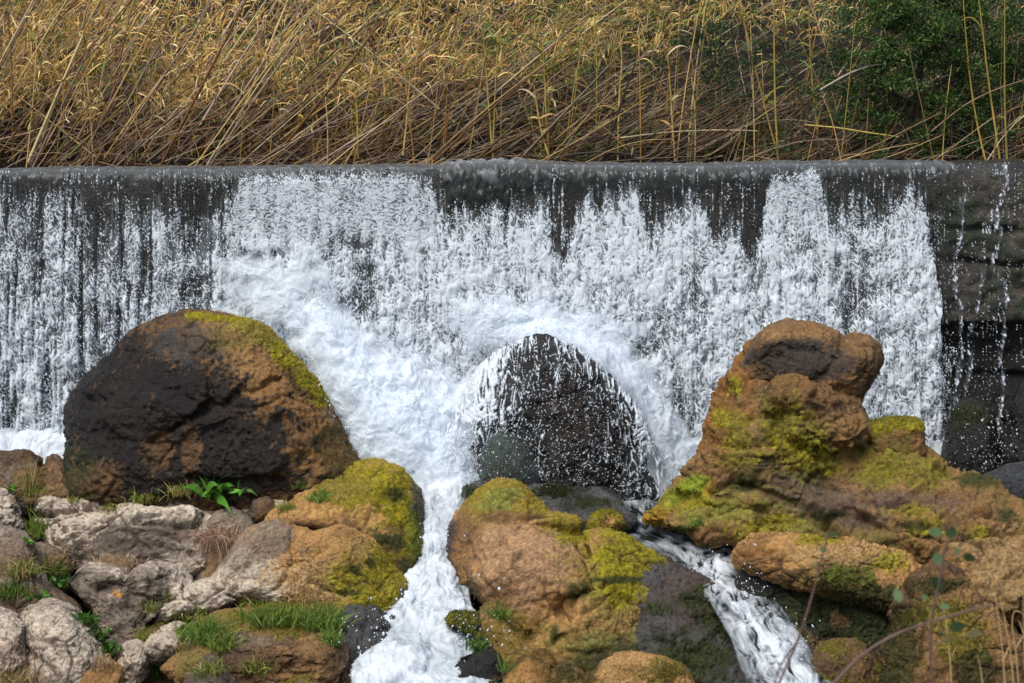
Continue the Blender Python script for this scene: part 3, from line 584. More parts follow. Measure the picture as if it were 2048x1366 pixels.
tag(finish_rock("outcrop", *right, style='olive', amp=.9, frac=1.7, strata=1.0, rough=.8, fine=2.0, seed=51,
  paint=[(RUST * .8, [(1450,800,60,100),(1440,870,40,50),(1500,730,40,40)], .95, .85), (RUST * .55, [(1570,790,90,40)], .6), (BROWN * 1.1, [(1600,800,110,30),(1560,815,60,20)], .7), (BROWN2, [(1640,825,60,16),(1530,800,18,40)], .7),
         (BROWN2 * 1.3, [(1600,1030,90,16),(1740,960,80,14),(1860,990,90,12),(1560,920,40,10),(1450,960,40,12),(1920,1030,60,10)], .7, None, .3), (TAN * .58, [(1650,880,60,50),(1850,1010,120,40),(1990,1100,80,60),(1880,1060,60,25),(1420,940,60,40)], .7), (SAND * .75, [(1990,1110,60,50),(1930,1080,40,14),(2000,1180,50,40)], .65),
         (PURP, [(1550,870,60,26),(1650,1000,110,26),(1780,1000,110,20),(1520,920,50,20),(1720,1040,50,16),(1600,960,60,16)], .75, .6, .4),
         (MOSS2 * 1.1, [(1560,850,44,46),(1600,890,50,40),(1480,880,30,44),(1640,930,50,24),(1770,930,60,40),(1850,950,50,30),(1480,920,40,16)], .95, .9, .55), (MOSS, [(1590,900,60,24),(1440,835,10,20),(1650,940,20,10),(1470,770,12,14),(1820,1020,34,14),(1850,1055,30,18),(1960,1065,26,14)], .85, .9, .5),
         (np.array((.34,.19,.008)), [('line', [(1296,1030),(1330,1008),(1400,990)], 22),(1310,1035,24,24)], .95, .9, .4), (GREENM * 1.25, [('line', [(1345,1000),(1395,968)], 16)], .95, .9, .3), (np.array((.21,.21,.03)), [(1440,1020,110,26),(1540,1055,70,22)], .75, .9, .5), (MOSS, [(1510,1060,50,18),(1390,1000,40,14),(1560,1040,30,10)], .75, .9),
         (DKMOSS, [(1490,965,30,14),(1650,1030,40,8),(1330,1058,60,6),(1722,888,10,18),(1820,1050,30,10),(1960,960,40,12),(2010,1030,18,14)], .85, .85, .5)],
  creases=[([(1500,840),(1560,842),(1650,838),(1715,850)], 9, .022), ([(1480,795),(1500,760),(1560,742),(1640,764)], 8, .02), ([(1400,990),(1460,960),(1500,975),(1580,1000),(1650,1040),(1700,1080)], 9, .07), ([(1640,1040),(1700,1020),(1760,1060),(1820,1060)], 9, .06),
            ([(1720,1000),(1800,1010),(1860,1050)], 8, .05), ([(1700,870),(1716,890),(1718,915)], 7, .035), ([(1540,880),(1600,960),(1700,990)], 12, .04), ([(1860,1080),(1930,1070),(2000,1060),(2048,1060)], 8, .05), ([(1420,880),(1470,900),(1540,890)], 10, .04), ([(1900,935),(1960,990),(2048,1020)], 9, .05)],
  bumps=[(1490,975,24,14,-.07),(1700,850,24,16,.04),(1660,1060,40,12,-.06),(1790,1045,40,14,-.06),(1600,1010,50,18,.04),(1840,1050,30,16,.05)]),
  "sprawling tan and olive moss streaked outcrop rising to a hump, right of the falls", "outcrop")
rock("rounded brown boulder with dark stained face perched on top of the outcrop",
  [(1488,755),(1500,705),(1540,666),(1590,648),(1642,648),(1680,668),(1700,676),(1732,682),(1752,716),(1752,758),(1738,790),(1722,822),(1690,830),(1640,790),(1580,770),(1520,770)], -1.45, .45, .5, .2, 2.5, style='brown', amp=.7, rough=.6, frac=.5, facet=.2, cen=(1620,730),
  paint=[(TAN * .65, [(1590,660,80,18),(1720,720,40,50),(1690,770,40,30)], .8), (np.array((.034,.030,.026)), [(1550,712,60,20),(1640,728,60,24),(1600,695,50,14)], .85, .45), (BROWN2, [(1740,760,22,50),(1700,810,30,20)], .6)],
  creases=[([(1685,668),(1690,700),(1660,740),(1640,760)], 9, .035), ([(1530,720),(1580,700),(1660,705)], 9, .02)], bumps=[(1720,715,24,30,.03)])
rock("squat block of rock capped with yellow moss, by the right end of the falls",
  [(1740,862),(1752,848),(1782,840),(1815,838),(1838,846),(1848,885),(1850,915),(1800,925),(1750,905)], -1.60, .25, .35, .15, 3.2, style='olive', amp=.5, rough=.85, moss=.55, paint=[(MOSS, [('line', [(1750,852),(1790,842),(1835,846)], 14)], 1, .9, .4)])
rock("smooth tan overhanging slab above the right stream, with a mossy underside",
  [(1474,1118),(1488,1090),(1530,1072),(1592,1069),(1655,1080),(1722,1079),(1792,1090),(1850,1128),(1888,1175),(1872,1222),(1800,1222),(1700,1200),(1640,1180),(1560,1166),(1495,1142)], -2.38, .38, .7, .45, 2.5, style='tan', amp=.6, frac=.6, fine=1.4, rough=.85, cen=(1680,1145),
  paint=[(SAND * .95, [(1690,1110,100,24)], .6), (RUST * .9, [(1530,1120,50,30)], .5), (MOSS, [(1780,1125,34,18),(1650,1075,30,12),(1620,1080,30,10)], .85, .9, .5), (DKMOSS, [(1660,1160,60,26),(1740,1190,80,22),(1600,1150,40,12),(1840,1210,40,16)], .93, .9, .5), (GREENM * .6, [(1690,1150,50,14)], .6), (BROWN, [(1560,1150,60,10),(1500,1130,20,14)], .7)],
  creases=[([(1590,1090),(1640,1120),(1660,1150)], 8, .04), ([(1480,1110),(1540,1100)], 7, .03)])
rock("steep brown and mossy rock in the lower right, half under the overhanging slab",
  [(1790,1230),(1830,1160),(1880,1130),(1935,1165),(1990,1230),(2040,1300),(2080,1380),(2100,1460),(1780,1470),(1760,1330)], -2.92, .35, .7, .5, 2.5, style='brown', amp=.9, frac=1.0, rough=.85, paint=[(TAN * .7, [(1900,1180,70,26),(1980,1300,50,70),(1850,1290,50,60)], .75), (MOSS2, [(1880,1230,60,26),(1930,1290,50,40)], .8, .9), (DKMOSS, [(1870,1170,50,14),(1800,1300,40,70),(1960,1340,40,30)], .8)], creases=[([(1850,1150),(1900,1190),(1960,1260),(2000,1340)], 12, .06)])
rock("dark recessed rock in the hollow below the overhanging slab",
  [(1490,1160),(1560,1150),(1680,1180),(1790,1220),(1860,1290),(1890,1460),(1650,1470),(1580,1340),(1520,1250)], -2.62, .14, .5, .45, 2.4, style='dark', amp=1.2, frac=1.3, rough=.6, fine=1.5, facet=.5, paint=[(DKMOSS * 1.2, [(1640,1200,80,40),(1700,1260,60,50),(1600,1290,30,30)], .8), (BROWN, [(1680,1240,20,14),(1730,1340,60,40),(1620,1310,30,40)], .6), (MOSS2 * .6, [(1600,1270,24,20),(1690,1330,50,20)], .6)])
rock("brown mossy stone beside the lower right stream, at the bottom edge",
  [(1625,1330),(1650,1290),(1700,1280),(1740,1320),(1770,1400),(1770,1470),(1660,1470)], -3.2, .25, .4, .4, cat='stone', name='stone', style='brown', amp=1, moss=.45, mosscol=MOSS2)
rock("smooth bluish black wet rock at the right edge below the rivulets",
  [(1955,960),(1985,940),(2040,925),(2110,915),(2150,960),(2120,1030),(2040,1030),(1985,995)], -1.2, .3, .4, .3, style='wet', amp=.5, rough=.18, paint=[(np.array((.035,.04,.045)), [(2040,970,80,40)], .9, .2)])
rock("black dripping boulder at the foot of the wall under the right-hand rivulets",
  [(1885,960),(1890,880),(1905,825),(1940,805),(1975,830),(2000,880),(2010,940),(1990,980),(1910,985)], -.75, .3, .4, .1, style='dark', amp=.9, rough=.25, paint=[(DKMOSS, [(1930,830,40,20)], .7)])
rock("black boulder against the wall at the right frame edge",
  [(2010,960),(2020,850),(2045,780),(2090,760),(2140,820),(2150,960),(2080,1000)], -.75, .3, .4, .1, style='dark', amp=1.1, rough=.4)
# ------------------------------------------------------------------ plants among the foreground rocks
_dg = bpy.context.evaluated_depsgraph_get()
def hit(px, py, lift=0.0):
    """The point of the ground or rock that a plant at this place grows from."""
    d = at(px, py, 0.0) - CAM; d = Vector(d / np.linalg.norm(d))
    ok, loc, *_ = scene.ray_cast(_dg, Vector(CAM), d)
    p = np.array(loc) if ok else gp(px, py)
    return p + np.array([0, .02, lift])
def tuft(name, label, cat, px, py, h, spread, n, cols, lean=0.0, dY=-.06, wid=.0085, group=None, droop=(.2, .9), lift=.03, el=(.7, 1.6)):
    n = int(n * 1.5); c = hit(px, py); Y = c[1]; s = spread / ppm(Y); H = 1.3 * h / ppm(Y)
    B = np.stack([RS.normal(0, .45, n) * s, RS.normal(0, .35, n) * min(s, .16), RS.normal(0, .012, n)], -1)
    az = rotn(n, 0, 2 * np.pi); e = rotn(n, *el)
    D = np.stack([np.cos(az) * np.cos(e) + lean, np.sin(az) * np.cos(e) * .6, np.sin(e)], -1)
    V, F, k = blades(B, D, H * rotn(n, .5, 1.25), wid * rotn(n, .6, 1.4), rotn(n, *droop), 5)
    o = mesh_obj(name, V, F, M_LEAF, np.repeat(pick(cols, n), k, 0)); o.location = c
    return tag(o, label, cat, group)
G1 = [(.11,.205,.03), (.15,.245,.04), (.075,.145,.02), (.21,.26,.06)]; G2 = [(.17,.22,.03), (.24,.26,.05), (.10,.15,.02), (.34,.27,.10)]; DRY = [(.42,.30,.15), (.34,.20,.11), (.50,.38,.21), (.26,.15,.08)]; G3 = [(.04,.11,.015), (.06,.15,.02), (.03,.07,.012)]
tuft("grass_tuft", "bright green grass tuft in the lower left centre, beside the rounded grey stone", "grass tuft", 412, 1285, 66, 48, 420, G1, wid=.007)
for lab, px, py, h, sp, n, cols in [
  ("wide green grass strip on the ledge below the pale and tan boulder, its left stretch", 545, 1245, 46, 60, 420, G1 + G2[:2]), ("green grass strip on the ledge near the wet stream edge, its right stretch", 640, 1252, 52, 52, 460, G1 + G2[:1]),
  ("yellow-green grass at the foot of the pale grey half of the two-coloured boulder", 510, 1212, 34, 34, 180, G2), ("grass hanging over the ledge's right corner above the dark wet rock", 662, 1290, 44, 20, 120, G1),
  ("thin grass growing on the lumpy brown rock at the bottom centre left", 520, 1345, 50, 36, 130, G2), ("wispy dark green grass before the small bottom stones", 305, 1352, 60, 18, 90, G3 + G2[:1]),
  ("small yellowish tuft between the wedge rock and the pale thin stone", 288, 1285, 34, 18, 120, G2), ("straw and green tuft above the thin pale wedge of rock", 300, 1222, 30, 22, 70, G2),
  ("tall mixed grass growing between the bleached left rocks and the layered grey lobe", 82, 1075, 60, 26, 160, G2 + G1[:2]), ("green and straw grass on the sloping left rock face, above the leafy green weed", 95, 1150, 56, 34, 170, G2 + G1[:1]), ("dark grass trailing beside the leafy green weed at the far left", 20, 1195, 46, 40, 170, G3 + G2[:2]), ("grass in the joint between the great slab and the pale flat-topped slab", 230, 1022, 18, 30, 90, G2), ("grass edging the foot of the thin pale wedge of rock", 380, 1232, 34, 50, 190, G2 + DRY[:1]), ("mixed grass filling the gap under the bright green tuft", 450, 1300, 44, 36, 200, G1[:3] + G2), ("greenish grass in front of the ochre stone at the bottom", 420, 1350, 44, 30, 110, G2 + G1[:1]),
  ("dry pale grass in the very lower left corner", 18, 1372, 50, 60, 260, DRY + G2[:1]), ("dry straw tuft above the ochre stained low stone", 195, 1335, 26, 34, 140, DRY),
  ("tall thin seeding grass at the left, between two bleached rocks", 62, 1020, 92, 16, 150, G2), ("green grass base at the left below the tall seeding grass", 58, 1050, 40, 28, 220, G1[:3] + G2), ("brownish grass by the left edge above the leafy weed", 40, 1150, 44, 40, 180, G2 + DRY[:2]),
  ("yellow-green grass fringe before the dark foot of the domed boulder, left part", 285, 1003, 36, 34, 200, G2), ("straw coloured grass fringe before the domed boulder, right part", 362, 988, 36, 34, 220, G2 + DRY[:1]),
  ("small bright grass tuft at the upper left corner of the mossy boulder", 606, 975, 22, 14, 90, G1), ("thin grass patch growing on the mossy boulder's left slope", 640, 1000, 22, 26, 140, G1 + G2[:1]), ("low grass at the cream rock", 575, 1022, 22, 22, 90, G2),
  ("small grass tuft on the mossy foot of the outcrop beside the pool", 1394, 1052, 20, 16, 80, G1), ("green blades in the notch at the left of the large tan boulder", 1000, 1240, 40, 16, 70, G1[:3]), ("sprig of green grass at the bottom left of the large tan boulder", 1012, 1345, 36, 16, 50, G1),
  ("green wet grass hanging from the dark mossy clump into the stream", 955, 1300, 36, 22, 90, G1[:3] + G3), ("yellow-green tuft near the dry tangle and the great slab's lower edge", 150, 1005, 14, 20, 60, G2), ("a few thin blades at the foot of the wedge rock's right face", 330, 1205, 36, 12, 30, G2)]:
    tuft("grass_tuft", lab, "grass tuft", px, py, h, sp, n, cols, group="grass tufts among the rocks")
tuft("dry_tangle", "light brown tangle of dead stems lying on the right end of the great grey slab", "dead grass", 452, 1075, 46, 66, 900, [(.36,.24,.17), (.42,.30,.21), (.28,.17,.11), (.22,.13,.08)], wid=.005, dY=-.10, lift=.06, droop=(.3, 1.8), el=(-.3, 1.4))
tuft("dry_tangle", "brown dead grass hanging on the shaded front face of the great grey slab", "dead grass", 232, 1132, 38, 55, 200, DRY, wid=.0035, dY=-.22, lift=.02, droop=(.3, 1.4))
tuft("dry_tangle", "brown dead grass under the bright green grass tuft", "dead grass", 372, 1300, 30, 30, 200, DRY[:2] + G2[2:3], wid=.004, droop=(.3, 1.6))
def weed(label, px, py, r, n, leaf, cols, dY=-.10, lift=.05, elr=(.2, 1.2), spread=.25, ratio=.36, cat="weed", name="leafy_weed"):
    c = hit(px, py, .02); R = r / ppm(c[1])
    o = empty(name, c); tag(o, label, cat)
    az = rotn(n, 0, 2 * np.pi); e = rotn(n, *elr); Dv = np.stack([np.cos(az) * np.cos(e), np.sin(az) * np.cos(e) * .7 - .15, np.sin(e)], -1)
    B = RS.normal(0, spread, (n, 3)) * R * np.array([1, .5, .35]); L = leaf / ppm(c[1]) * rotn(n, .6, 1.2)
    st = np.stack([B * .4 + np.array([0, 0, -.05]), B], 1); V, F, k = tubes(st, np.full((n, 2), .0022), 4)
    mesh_obj("stems", V, F, M_STEM, np.tile(np.array((.10,.14,.03)), (len(V), 1)), parent=o)
    V, F, k = blades(B, Dv, L, L * ratio, rotn(n, .1, .7), 6)
    mesh_obj("leaves", V, F, M_LEAF, np.repeat(pick(cols, n), k, 0), parent=o)
BG = [(.07,.22,.02), (.10,.27,.03), (.05,.15,.015), (.13,.30,.05)]
weed("bright green broad-leaved plant in front of the domed boulder", 440, 992, 60, 46, 62, BG, dY=-.12, lift=.06, spread=.34)
weed("small bright green plant by the upper left rock edge", 20, 985, 16, 10, 18, BG)
weed("bright leafy weed beside the knobbly little rock on the left", 55, 1092, 24, 16, 22, BG)
weed("leafy green weed low on the left sloping rock face", 70, 1205, 34, 30, 22, G3 + BG[:1], spread=.5)
for lab, px, py in [("dark green leaves filling the crack under the knobbly little rock", 112, 1172), ("dark green leafy growth in the gap left of the wedge rock, upper part", 165, 1245), ("dark green leafy growth in the gap left of the wedge rock, middle part", 190, 1275), ("dark green leafy growth in the gap left of the wedge rock, lowest part", 212, 1305)]:
    weed(lab, px, py, 40, 90, 16, G3 + BG[2:3], spread=.45, dY=-.05, ratio=.5)
# ------------------------------------------------------------------ blurred twigs close to the camera
def leaf_mesh(o, p, a, size, col):
    n = np.array([math.cos(a), RS.normal(0, .3), math.sin(a)]); s = unit(np.cross(n, np.array([.2, 1, RS.normal(0, .5)]))); t = np.linspace(0, 1, 7)
    w = np.sin(np.pi * t ** .8) * .34 * size; P = p + n * size * t[:, None] + np.array([0, -.12, -.1]) * size * (t ** 2)[:, None]
    V = np.stack([P - s * w[:, None], P + np.array([0, .06, 0]) * size * 0, P + s * w[:, None]], 1).reshape(-1, 3); k = np.arange(6) * 3
    F = np.concatenate([np.stack([k, k + 1, k + 4, k + 3], -1), np.stack([k + 1, k + 2, k + 5, k + 4], -1)])
    mesh_obj("leaf", V, F, M_LEAF, np.tile(np.array(col), (len(V), 1)), parent=o)
def bramble(label, pts, Y, r, leaves, col=(.12,.075,.06), sub=()):
    b = at(pts[0][0], pts[0][1], Y); o = empty("bramble_stem", b); tag(o, label, "bramble", "bramble stems close to the camera")
    Ps = []
    for q, rr in [(pts, r)] + list(sub):
        P = np.array([at(x, y, Y) for x, y in q]); u = np.linspace(0, 1, len(P)); t = np.linspace(0, 1, 14); P = np.stack([np.interp(t, u, P[:, k]) for k in range(3)], -1); P[1:-1] = .25 * P[:-2] + .5 * P[1:-1] + .25 * P[2:]
        V, F, k = tubes((P - b)[None], (rr * np.linspace(1, .5, 14) * (1 + .35 * (np.arange(14) % 3 == 1)))[None], 6); Ps.append((V, F, np.tile(np.array(col), (len(V), 1))))
    V, F, c = cat_(Ps); mesh_obj("stem", V, F, M_STEM, c, parent=o)
    for x, y, a, s, cc in leaves: leaf_mesh(o, at(x, y, Y) - b, math.radians(a), .66 * s / ppm(Y), cc)
LG, LD, LP, LO = (.07,.13,.05), (.03,.06,.02), (.34,.33,.16), (.16,.15,.03)
bramble("bramble stem rising from the bottom edge and arching to the right over the dark hollow", [(1610,1420),(1670,1366),(1722,1308),(1800,1262),(1900,1232),(1985,1208)], -10.0, .0062, [(1800,1206,100,44,LG),(1812,1245,95,58,LO),(1848,1240,95,48,LO)])
bramble("leafy upright bramble stem above the arching one in the lower right", [(1868,1420),(1862,1330),(1860,1240),(1878,1170),(1890,1100),(1902,1050)], -10.0, .0050,
  [(1885,1068,165,46,LG),(1898,1078,78,52,LG),(1878,1130,100,46,LG),(1925,1112,-8,44,LD),(1912,1108,60,24,LG),(1874,1184,75,54,LD),(1880,1168,140,44,LD),(1880,1215,20,32,LG),(1856,1193,190,24,LG),(1898,1256,20,52,LD),(1888,1278,10,50,LO),(1938,1266,-5,46,LP),(1890,1268,190,26,LG)], sub=[([(1860,1290),(1900,1278),(1950,1270)], .0028), ([(1895,1110),(1930,1110)], .0026)])
bramble("thin leaning bramble stem with two small tip leaves, right of the side stream", [(1535,1420),(1570,1340),(1604,1260),(1628,1180),(1645,1110),(1658,1060)], -9.5, .0044, [(1652,1102,150,26,(.12,.2,.07)),(1660,1072,40,28,(.12,.2,.07)),(1655,1075,120,22,(.12,.2,.07))], sub=[([(1600,1275),(1560,1330),(1540,1400)], .003)])
for lab, pts in [("pale dry stalk crossing the upright bramble, leftmost of the near stalks", [(1905,1400),(1899,1300),(1890,1230),(1878,1185)]), ("short pale dry stalk at the bottom edge between the brambles and the stalk bunch", [(1968,1400),(1962,1340),(1955,1310)]), ("tallest pale stalk of the dry bunch in the lower right corner", [(2012,1400),(2005,1300),(1996,1230),(1992,1195)]),
  ("pale stalk of the dry bunch leaning right in the lower right corner", [(2030,1400),(2022,1310),(2010,1240),(1998,1190)]), ("thin dry stalk with a hooked tip near the right frame edge", [(2040,1400),(2032,1300),(2022,1245),(2030,1215),(2060,1240)]), ("straight dry stalk against the right frame edge", [(2052,1400),(2048,1280),(2046,1180)])]:
    b = at(*pts[0], -8.5); o = empty("dry_stalk", b); tag(o, lab, "dry stalk", "pale dry stalks close to the camera")
    P = np.array([at(x, y, -8.5) for x, y in pts]); u = np.linspace(0, 1, len(P)); t = np.linspace(0, 1, 12); P = np.stack([np.interp(t, u, P[:, k]) for k in range(3)], -1); P[1:-1] = .25 * P[:-2] + .5 * P[1:-1] + .25 * P[2:]
    V, F, k = tubes((P - b)[None], (.0034 * np.linspace(1, .35, 12))[None], 5); mesh_obj("stalk", V, F, M_STEM, np.tile(np.array((.42,.31,.14)), (len(V), 1)), parent=o)
    for q, sx in ((3, .4), (6, -.3)):
        V, F, k = blades((P - b)[[q]], np.array([[sx, 0, 1.]]), np.array([.11]), np.array([.006]), np.array([.35]), 5); mesh_obj("blade", V, F, M_LEAF, np.tile(np.array((.50,.38,.18)), (len(V), 1)), parent=o)
# ------------------------------------------------------------------ water
WHITE = np.array((.83, .91, .98)); THIN = np.array((.40, .47, .52)); DARKW = np.array((.020, .028, .028))
def joinm(parts):
    Vs, Fs, Cs, Rs, As, o = [], [], [], [], [], 0
    for V, F, c, r, a in parts:
        As.append(np.full(len(V), a) if np.isscalar(a) else a); Vs.append(V); Fs.append(F + o); Cs.append(c); Rs.append(np.full(len(V), r) if np.isscalar(r) else r); o += len(V)
    return np.concatenate(Vs), np.concatenate(Fs), np.concatenate(Cs), np.concatenate(Rs), np.concatenate(As)
def water_obj(name, parts):
    V, F, c, r, a = joinm(parts); return tag(mesh_obj(name, V, F, M_WATER, c, r, alpha=a), kind='structure')
TOP = np.array([(-400,400),(0,398),(30,390),(50,420),(75,415),(100,405),(135,385),(155,395),(170,440),(215,425),(250,440),(265,415),(300,420),(330,412),(360,432),(378,470),(405,470),(420,430),(445,410),(468,385),(474,352),(600,352),(760,350),(868,362),(876,420),(900,432),(920,412),(945,408),(960,425),(985,393),(1000,396),(1010,440),(1030,425),(1045,408),(1070,405),(1083,370),(1103,364),(1108,440),(1116,505),(1132,500),(1142,450),(1155,425),(1175,405),(1200,400),(1225,390),(1235,348),(1282,345),(1288,470),(1300,480),(1320,420),(1345,405),(1375,398),(1400,405),(1425,450),(1460,445),(1490,465),(1505,520),(1520,480),(1530,352),(1580,348),(1650,345),(1655,420),(1668,430),(1690,395),(1735,398),(1750,425),(1775,400),(1800,395),(1812,344),(1832,344),(1838,420),(1850,395),(1862,420),(1872,520),(1884,640),(1890,760),(1900,900)], float)
BASE = np.array([(-400,.62),(0,.60),(60,.60),(150,.62),(165,.50),(240,.56),(330,.60),(385,.42),(440,.66),(475,.88),(600,.92),(760,.92),(1000,.90),(1300,.93),(1500,.88),(1600,.92),(1690,.82),(1740,.72),(1790,.86),(1850,.84),(1874,.75),(1886,.5),(1893,0),(4000,0)], float)
HOLES = [(615,585,16,45,.5),(735,545,16,50,.5),(700,480,30,26,.4),(505,515,34,14,.6),(720,610,34,40,.4),(845,765,16,42,.8),(1395,600,14,90,.35),(1120,490,14,24,.6),(1615,487,16,16,.7),(1700,590,24,70,.35),(1290,700,30,20,.3),(1320,660,50,60,.25),(1380,820,30,80,.3),(655,520,20,30,.35),(560,505,20,10,.4),(480,560,16,16,.3)]
RIV = [([(1926,395),(1922,450),(1908,540),(1918,620),(1916,690),(1914,760),(1908,830),(1892,900)], 9, .80), ([(2009,335),(2006,385),(1996,450),(1985,525),(2008,570),(2000,640),(2002,740),(1998,850),(1985,905)], 7, .92), ([(1990,420),(1975,480),(1965,560),(1945,640),(1940,720),(1930,820)], 6, .74), ([(2000,840),(1965,880),(1955,940)], 11, .78), ([(1930,800),(1965,850),(1975,900)], 5, .75), ([(2000,850),(2005,930)], 7, .75), ([(1895,700),(1893,820),(1890,930)], 8, .7)]
def curtain(px, py):
    return np.clip(ss(462, 480, px + 8 * perlin2(px / 9, py / 20, 3)) * ss(880, 860, px) * ss(520, 440, py + 40 * perlin2(px / 50, py / 50, 77)) + ss(1525, 1540, px) * ss(1655, 1640, px) * ss(450, 400, py), 0, 1)
_tx = np.arange(-400, 1900, 4.0); _ty = np.interp(_tx, TOP[:, 0], TOP[:, 1]); _ty = np.convolve(np.pad(_ty, 3, mode='edge'), np.ones(7) / 7, 'valid'); TOP = np.stack([_tx, _ty - (18 + 20 * (_tx < 462)) * (_ty > 375)], 1)
def density(px, py):
    wob = 9 * perlin2(px / 22, py / 60, 3)
    T = np.interp(px + wob * .9 + 5 * perlin2(px / 7, py / 18, 33), TOP[:, 0], TOP[:, 1]) + (26 * perlin2(px / 10, py / 90, 4) + 30 * perlin2(px / 27, py / 200, 14) + 12 * perlin2(px / 4.5, py / 40, 15)) * (1 - .85 * curtain(px, py))
    D = np.interp(px + wob, BASE[:, 0], BASE[:, 1])
    left = ss(480, 420, px)
    D = D + left * .20 * ss(480, 800, py)
    st = perlin2(px / 15, py / 330, 6) + .5 * perlin2(px / 6, py / 120, 8)
    D = D - (.12 + .26 * left) * ss(.0, .7, st) + .08 * ss(0, .6, -st)
    D = D + .13 * fbm2(px / 70, py / 90, 2, 12) + .20 * fbm2(px / 24, py / 46, 2, 17)
    for x, y, rx, ry, a in HOLES: D = D - a * np.exp(-((px - x + wob) / rx) ** 2 - ((py - y) / ry) ** 2)
    D = np.clip(D, 0, 1.05) * ss(-22, 85 - 60 * curtain(px, py), py - T)
    D = np.maximum(D, .62 * ss(.12, .60, perlin2(px / 6, py / 260, 71) + .35 * perlin2(px / 3, py / 60, 72)) * ss(345, 375, py) * ss(40, -40, py - T) * ss(1868, 1845, px))
    br = .62 + .55 * perlin2(px / 9, py / 26, 73) + .35 * perlin2(px / 5, py / 9, 74)
    for pts, w, a in RIV: D = np.maximum(D, a * np.clip(br, .2, 1) * np.exp(-(segdist(px + wob * 1.1 + 5 * perlin2(px / 5, py / 16, 75), py, pts) / (w * .8)) ** 2))
    return D
def lace(x, y, seed, warp=.55):
    wx = perlin2(x * .45, y * .45, seed + 1); wy = perlin2(x * .45, y * .45, seed + 2)
    x = x + warp * wx * 2.2; y = y + warp * wy * 2.2
    return np.abs(perlin2(x, y, seed + 3) + .55 * perlin2(x * 2.1, y * 2.1, seed + 4) + .22 * perlin2(x * 4.3, y * 4.3, seed + 5))
def fall_sheet():
    d = .0055; xs = np.arange(-5.4, 4.45, d); s = np.arange(.02, 2.80, d)
    X, S = np.meshgrid(xs, s, indexing='ij'); Yw, Z = wall_profile(X, S)
    V = np.stack([X, Yw, Z], -1).reshape(-1, 3); px, py = proj(V); x, z = V[:, 0], V[:, 2]; sr = S.ravel()
    D = density(px, py); q = .012 + .66 * D ** 2.1
    curt = curtain(px, py)
    l1 = lace(x / .028, z / .050, 20, .5); l2 = lace(x / .034, z / .024, 40)
    l3 = lace(x / .075, z / .13, 25, .6); l1 = lerp(l1, l3, ss(-.15, .35, fbm2(x / .22, z / .30, 2, 27)) * .42)
    n = lerp(l1, l2, curt) * (1 + .35 * fbm2(x / .10, z / .16, 2, 90)) + .10 * perlin2(x / .016, z / .35, 91) * (1 - curt)
    t = np.clip((q - n) / q, 0, 1)
    lump = np.abs(fbm2(x / .17, z / .22, 3, 60)) * .026 * ss(.3, .9, D) * ss(.15, 1.2, sr)
    fine = fbm2(x / .020, z / .034, 2, 70)
    off = .012 + .006 * ss(0, .8, t) * (.4 + .6 * D) + lump + .002 * fine + .10 * ss(.1, 1.5, sr) * D
    V[:, 1] -= off; V[:, 2] += np.where(sr < .2, .02 * t, 0)
    soft = ss(.0, .34, t)
    film = .60 * ss(.25, 1.0, D) * (.55 + .45 * ss(-.4, .4, fbm2(x / .045, z / .10, 2, 95)))
    film = np.maximum(film, .30 * ss(.05, .3, D) * ss(0, .5, perlin2(x / .012, z / .25, 97)))
    alpha = np.clip(film + (1 - film) * soft * (.97 - .20 * curt), 0, 1)
    th = np.clip(.50 + .5 * soft - .20 * curt * (1 - ss(.1, .8, t)), 0, 1) * (.86 + .14 * ss(-.3, .3, fine))
    c = lerp(np.array((.22, .29, .36)), WHITE, th[:, None])
    F = grid_faces(len(xs), len(s)); F = F[(alpha > .02)[F].any(1)]
    V, F, c, alpha = compact(V, F, c, alpha); return V, F, c, lerp(.2, .6, ss(.3, 1, c[:, 0])), alpha
